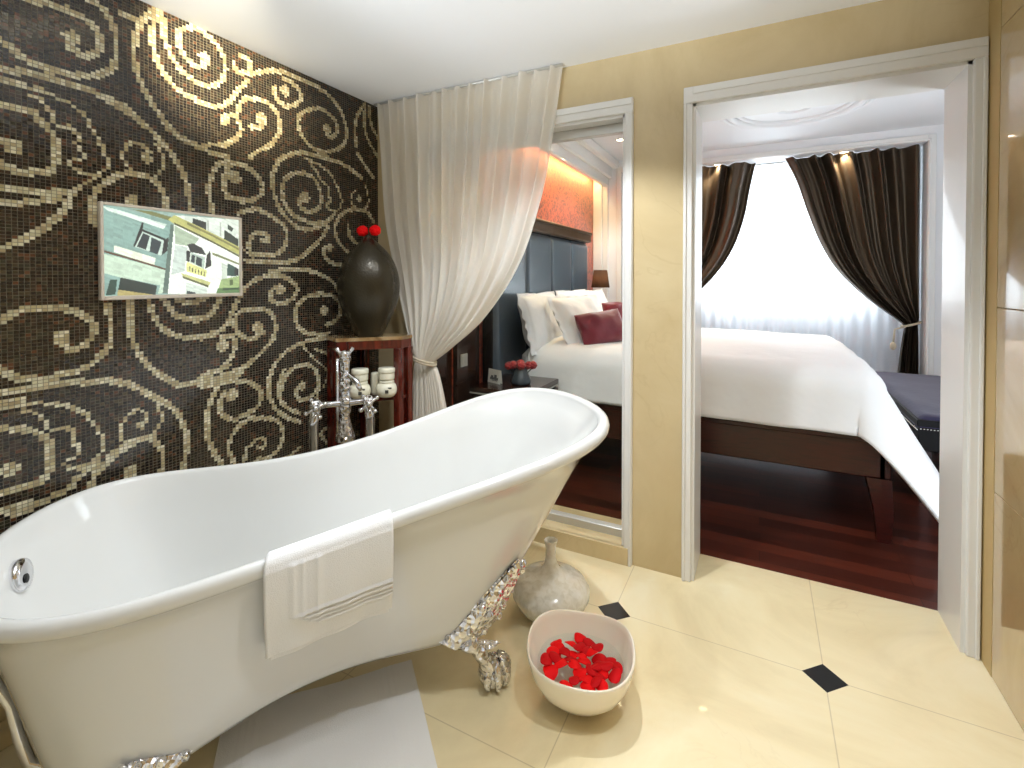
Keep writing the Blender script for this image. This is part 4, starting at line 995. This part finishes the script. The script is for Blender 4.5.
# far lamp
lm=thing('table_lamp','small table lamp with a pleated brown shade on the far nightstand','lamp',(-1.45,4.80,.65))
MB().lathe(smooth_prof([(0,0),(.055,0),(.058,.012),(.02,.03),(.014,.10),(.026,.16),(.030,.22),(.014,.30),(.010,.40),(.010,.50),(0,.50)],2),(-1.45,4.80,.65),24).build('base',M_gold,lm)
MB().lathe([(.088,.53),(.064,.705)],(-1.45,4.80,.65),72,cap=False,fn=lambda a,z:1+.025*math.cos(24*a)).build('lamp_shade',M_shade,lm,solid=.002)
ll=bpy.data.lights.new('lamp_bulb','POINT'); ll.energy=1.6; ll.color=(1,.75,.45); ll.shadow_soft_size=.025; lo=bpy.data.objects.new('lamp_bulb',ll); C.objects.link(lo); lo.location=(-1.45,4.80,1.27)
# switches on the dark panel
tag(MB().box(BX0+.03,BX0+.038,2.40,2.47,.745,.82,bev=.002).box(BX0+.038,BX0+.041,2.41,2.435,.76,.805,bev=.001).box(BX0+.038,BX0+.041,2.437,2.46,.76,.805,bev=.001).build('switch_plate',M_alum,fixn=False),'silver switch plate on the dark wood panel left of the nightstand','switch')
# bench at the foot of the bed
bn=thing('bench','navy upholstered bench with a silver nailhead row at the foot of the bed','bench',(1.0,4.25,0))
X0,X1b,Y0,Y1=.79,1.30,3.46,5.0
MB().box(X0,X1b,Y0,Y1,.30,.43,bev=.006).build('seat_frame',M_blkl_shade,bn,fixn=False)
b=MB()
def bt(u,v):
    x=X0-.01+(X1b-X0+.02)*u; y=Y0-.012+(Y1-Y0+.024)*v; ex=min(u,1-u)*(X1b-X0)/.06; ey=min(v,1-v)*(Y1-Y0)/.06; k=math.sqrt(max(0,1-(1-min(1,ex))**2))*math.sqrt(max(0,1-(1-min(1,ey))**2))
    return (x,y,.435+.065*k+.005*noise.noise(Vector((x*7,y*4,0)))*k)
b.grid(bt,40,60); b.box(X0-.008,X1b+.008,Y0-.010,Y1+.010,.432,.475,mi=1,bev=.004); b.build('seat_cushion',[M_navy,M_blkl_shade],bn)  # black box paints the shade of the navy cushion's unlit side
b=MB()
for k in range(34): b.ball((X0+.01+k*(X1b-X0-.02)/33,Y0-.003,.424),.0050,8,6)
for k in range(80): b.ball((X0-.003,Y0+.01+k*(Y1-Y0-.02)/79,.415),.0052,8,6)
b.build('nailhead_row',M_nail,bn)
for x in(X0+.04,X1b-.04):
    for y in(Y0+.05,Y1-.05): MB().prism([(x-.025,y-.025),(x+.025,y-.025),(x+.025,y+.025),(x-.025,y+.025)],0,.30).build('leg',M_mahog,bn)
# drapes at the window
dr_=thing('dark_drape','dark brown satin drape tied back at the right of the bedroom window','curtain',(.8,5.18,2.37),'dark drapes at the bedroom window')
yd=BYW+.10
swag('cloth',[(.185,2.372),(.28,2.15),(.37,1.86),(.47,1.58),(.60,1.34),(.80,1.11),(1.02,.92),(1.085,.86)],[(1.175,2.372),(1.178,2.1),(1.178,1.8),(1.178,1.5),(1.178,1.3),(1.178,1.1),(1.175,.95),(1.165,.90)],yd,6.5,.045,M_drape,dr_,nu=320,nv=90,
     tail=(.88,1.085,1.165,.01,1.00,1.18),seed=9,gather=.45)
b=MB(); b.tube([(1.12+.062*math.cos(a),yd+.055*math.sin(a),.885+.020*math.cos(a)) for a in [2*PI*k/24 for k in range(24)]],.010,8,closed=True); b.tube([(1.07,yd-.05,.865),(1.0,yd-.055,.84),(.99,yd-.055,.72)],.008,8); b.ball((.99,yd-.055,.70),.022,10,8,sc=(1,1,1.6)); b.build('tieback_cord',M_cord,dr_)
dl_=thing('dark_drape','dark brown satin drape drawn to the left of the bedroom window','curtain',(-.6,5.18,2.37),'dark drapes at the bedroom window')
swag('cloth',[(-1.26,2.372),(-1.262,2.1),(-1.262,1.8),(-1.262,1.5),(-1.262,1.3),(-1.262,1.1),(-1.26,.95),(-1.25,.90)],[(-.055,2.372),(-.10,2.15),(-.15,1.86),(-.24,1.58),(-.38,1.34),(-.60,1.11),(-.95,.93),(-1.17,.86)],yd,7,.045,M_drape,dl_,nu=320,nv=90,
     tail=(.88,-1.25,-1.17,.01,-1.26,-1.09),seed=12,gather=.45)
b=MB(); b.tube([(-1.21+.062*math.cos(a),yd+.055*math.sin(a),.885-.020*math.cos(a)) for a in [2*PI*k/24 for k in range(24)]],.010,8,closed=True); b.build('tieback_cord',M_cord,dl_)
ws=thing('window_sheer','white translucent sheer hanging across the bedroom window','curtain',(0,5.28,2.37))
b=MB(); b.grid(lambda u,v:(RX0+.02+(RX1-RX0-.04)*u,BYW+.23+.016*math.sin(u*2*PI*26)+.008*math.sin(u*2*PI*11+1),2.372-2.36*v),420,6); b.build('cloth',M_wsheer,ws,fixn=False)
MB().tube([(RX0+.005,BYW+.23,2.366),(RX1-.005,BYW+.23,2.366)],.008,8).build('rail',M_alum,ws)
# ================================================================== LIGHT
def spot(x,y,z,power,col,size,blend,rad,aim=None,label=None):
    downlight(x,y,z,label,power,col,size,rad,blend,aim)
WARM=(1,.88,.70)
WARM=(.90,.95,1)
spot(-1.02,1.22,H,15,WARM,125,.5,.04,None,None)
spot(-1.25,.70,H,5,WARM,125,.5,.04,None,None)
spot(-.30,.55,H,12,WARM,120,.6,.05,None,None)
spot(-.60,1.52,H,42,WARM,110,.4,.03,None,None)
spot(.15,.90,H,30,WARM,125,.6,.05,None,None)
spot(-1.12,.68,H-.02,120,(1,.88,.62),38,.9,.03,(-1.957,1.24,2.10),None)
for x,y,z,p,s,a in((-1.45,-.85,.95,104,40,(-1.35,.82,H)),(-.65,-.85,.95,110,40,(-.65,.82,H)),(.15,-.85,.95,104,40,(.05,.82,H)),(1.35,2.95,.9,34,130,(1.35,2.95,H))):  # added uplights without fittings, there only to brighten the ceilings
    ld=bpy.data.lights.new('added_uplight','SPOT'); ld.energy=p; ld.color=(.86,.93,1); ld.shadow_soft_size=.14; lo=bpy.data.objects.new('added_uplight',ld); C.objects.link(lo); lo.location=(x,y,z)
    ld.spot_size=math.radians(s); ld.spot_blend=.6; lo.rotation_euler=(Vector(a)-lo.location).to_track_quat('-Z','Y').to_euler()
ld=bpy.data.lights.new('cove_lamp','AREA'); ld.shape='RECTANGLE'; ld.size=.03; ld.size_y=2.5; ld.energy=8; ld.color=(1,.80,.45); lo=bpy.data.objects.new('cove_lamp',ld); C.objects.link(lo); lo.location=(BX0+.085,3.75,2.27)
lo.rotation_euler=Vector((-.35,0,-1)).to_track_quat('-Z','Y').to_euler()
spot(-.383,BYW+.08,RZ,26,(1,.86,.62),100,.5,.02,None,'left recessed spotlight above the dark drapes')
spot(.639,BYW+.08,RZ,26,(1,.86,.62),100,.5,.02,None,'right recessed spotlight above the dark drapes')
spot(-1.12,4.30,BH,36,(.95,.97,1),110,.5,.03,None,'recessed bedroom ceiling downlight above the bed')

# daylight outside the bedroom window
W=bpy.data.worlds.new('World'); bpy.context.scene.world=W; W.use_nodes=True
bg=W.node_tree.nodes['Background']; bg.inputs[0].default_value=(.80,.90,1,1); bg.inputs[1].default_value=1.4
al=bpy.data.lights.new('daylight','AREA'); al.shape='RECTANGLE'; al.size=1.5; al.size_y=1.4; al.energy=46; al.color=(.86,.93,1)
ao=bpy.data.objects.new('daylight',al); C.objects.link(ao); ao.location=(.15,BYW+.9,1.75); ao.rotation_euler=(math.radians(-84),0,0)
# ================================================================== CAMERA
cam=bpy.data.cameras.new('camera'); co=bpy.data.objects.new('camera',cam); C.objects.link(co)
cam.sensor_width=36; cam.lens=487.29/1024*36; cam.shift_x=0; cam.shift_y=-(384-287.225)/1024; cam.clip_start=.02
co.matrix_world=Matrix.Translation((0,0,1.26))@Matrix.Rotation(math.radians(27.1009),4,'Z')@Matrix.Rotation(math.radians(90-.8935),4,'X')@Matrix.Rotation(math.radians(-.0272),4,'Z')
sc=bpy.context.scene; sc.camera=co
sc.view_settings.view_transform='Standard'; sc.view_settings.look='None'; sc.view_settings.gamma=1; sc.view_settings.use_curve_mapping=False; sc.view_settings.exposure=0.7
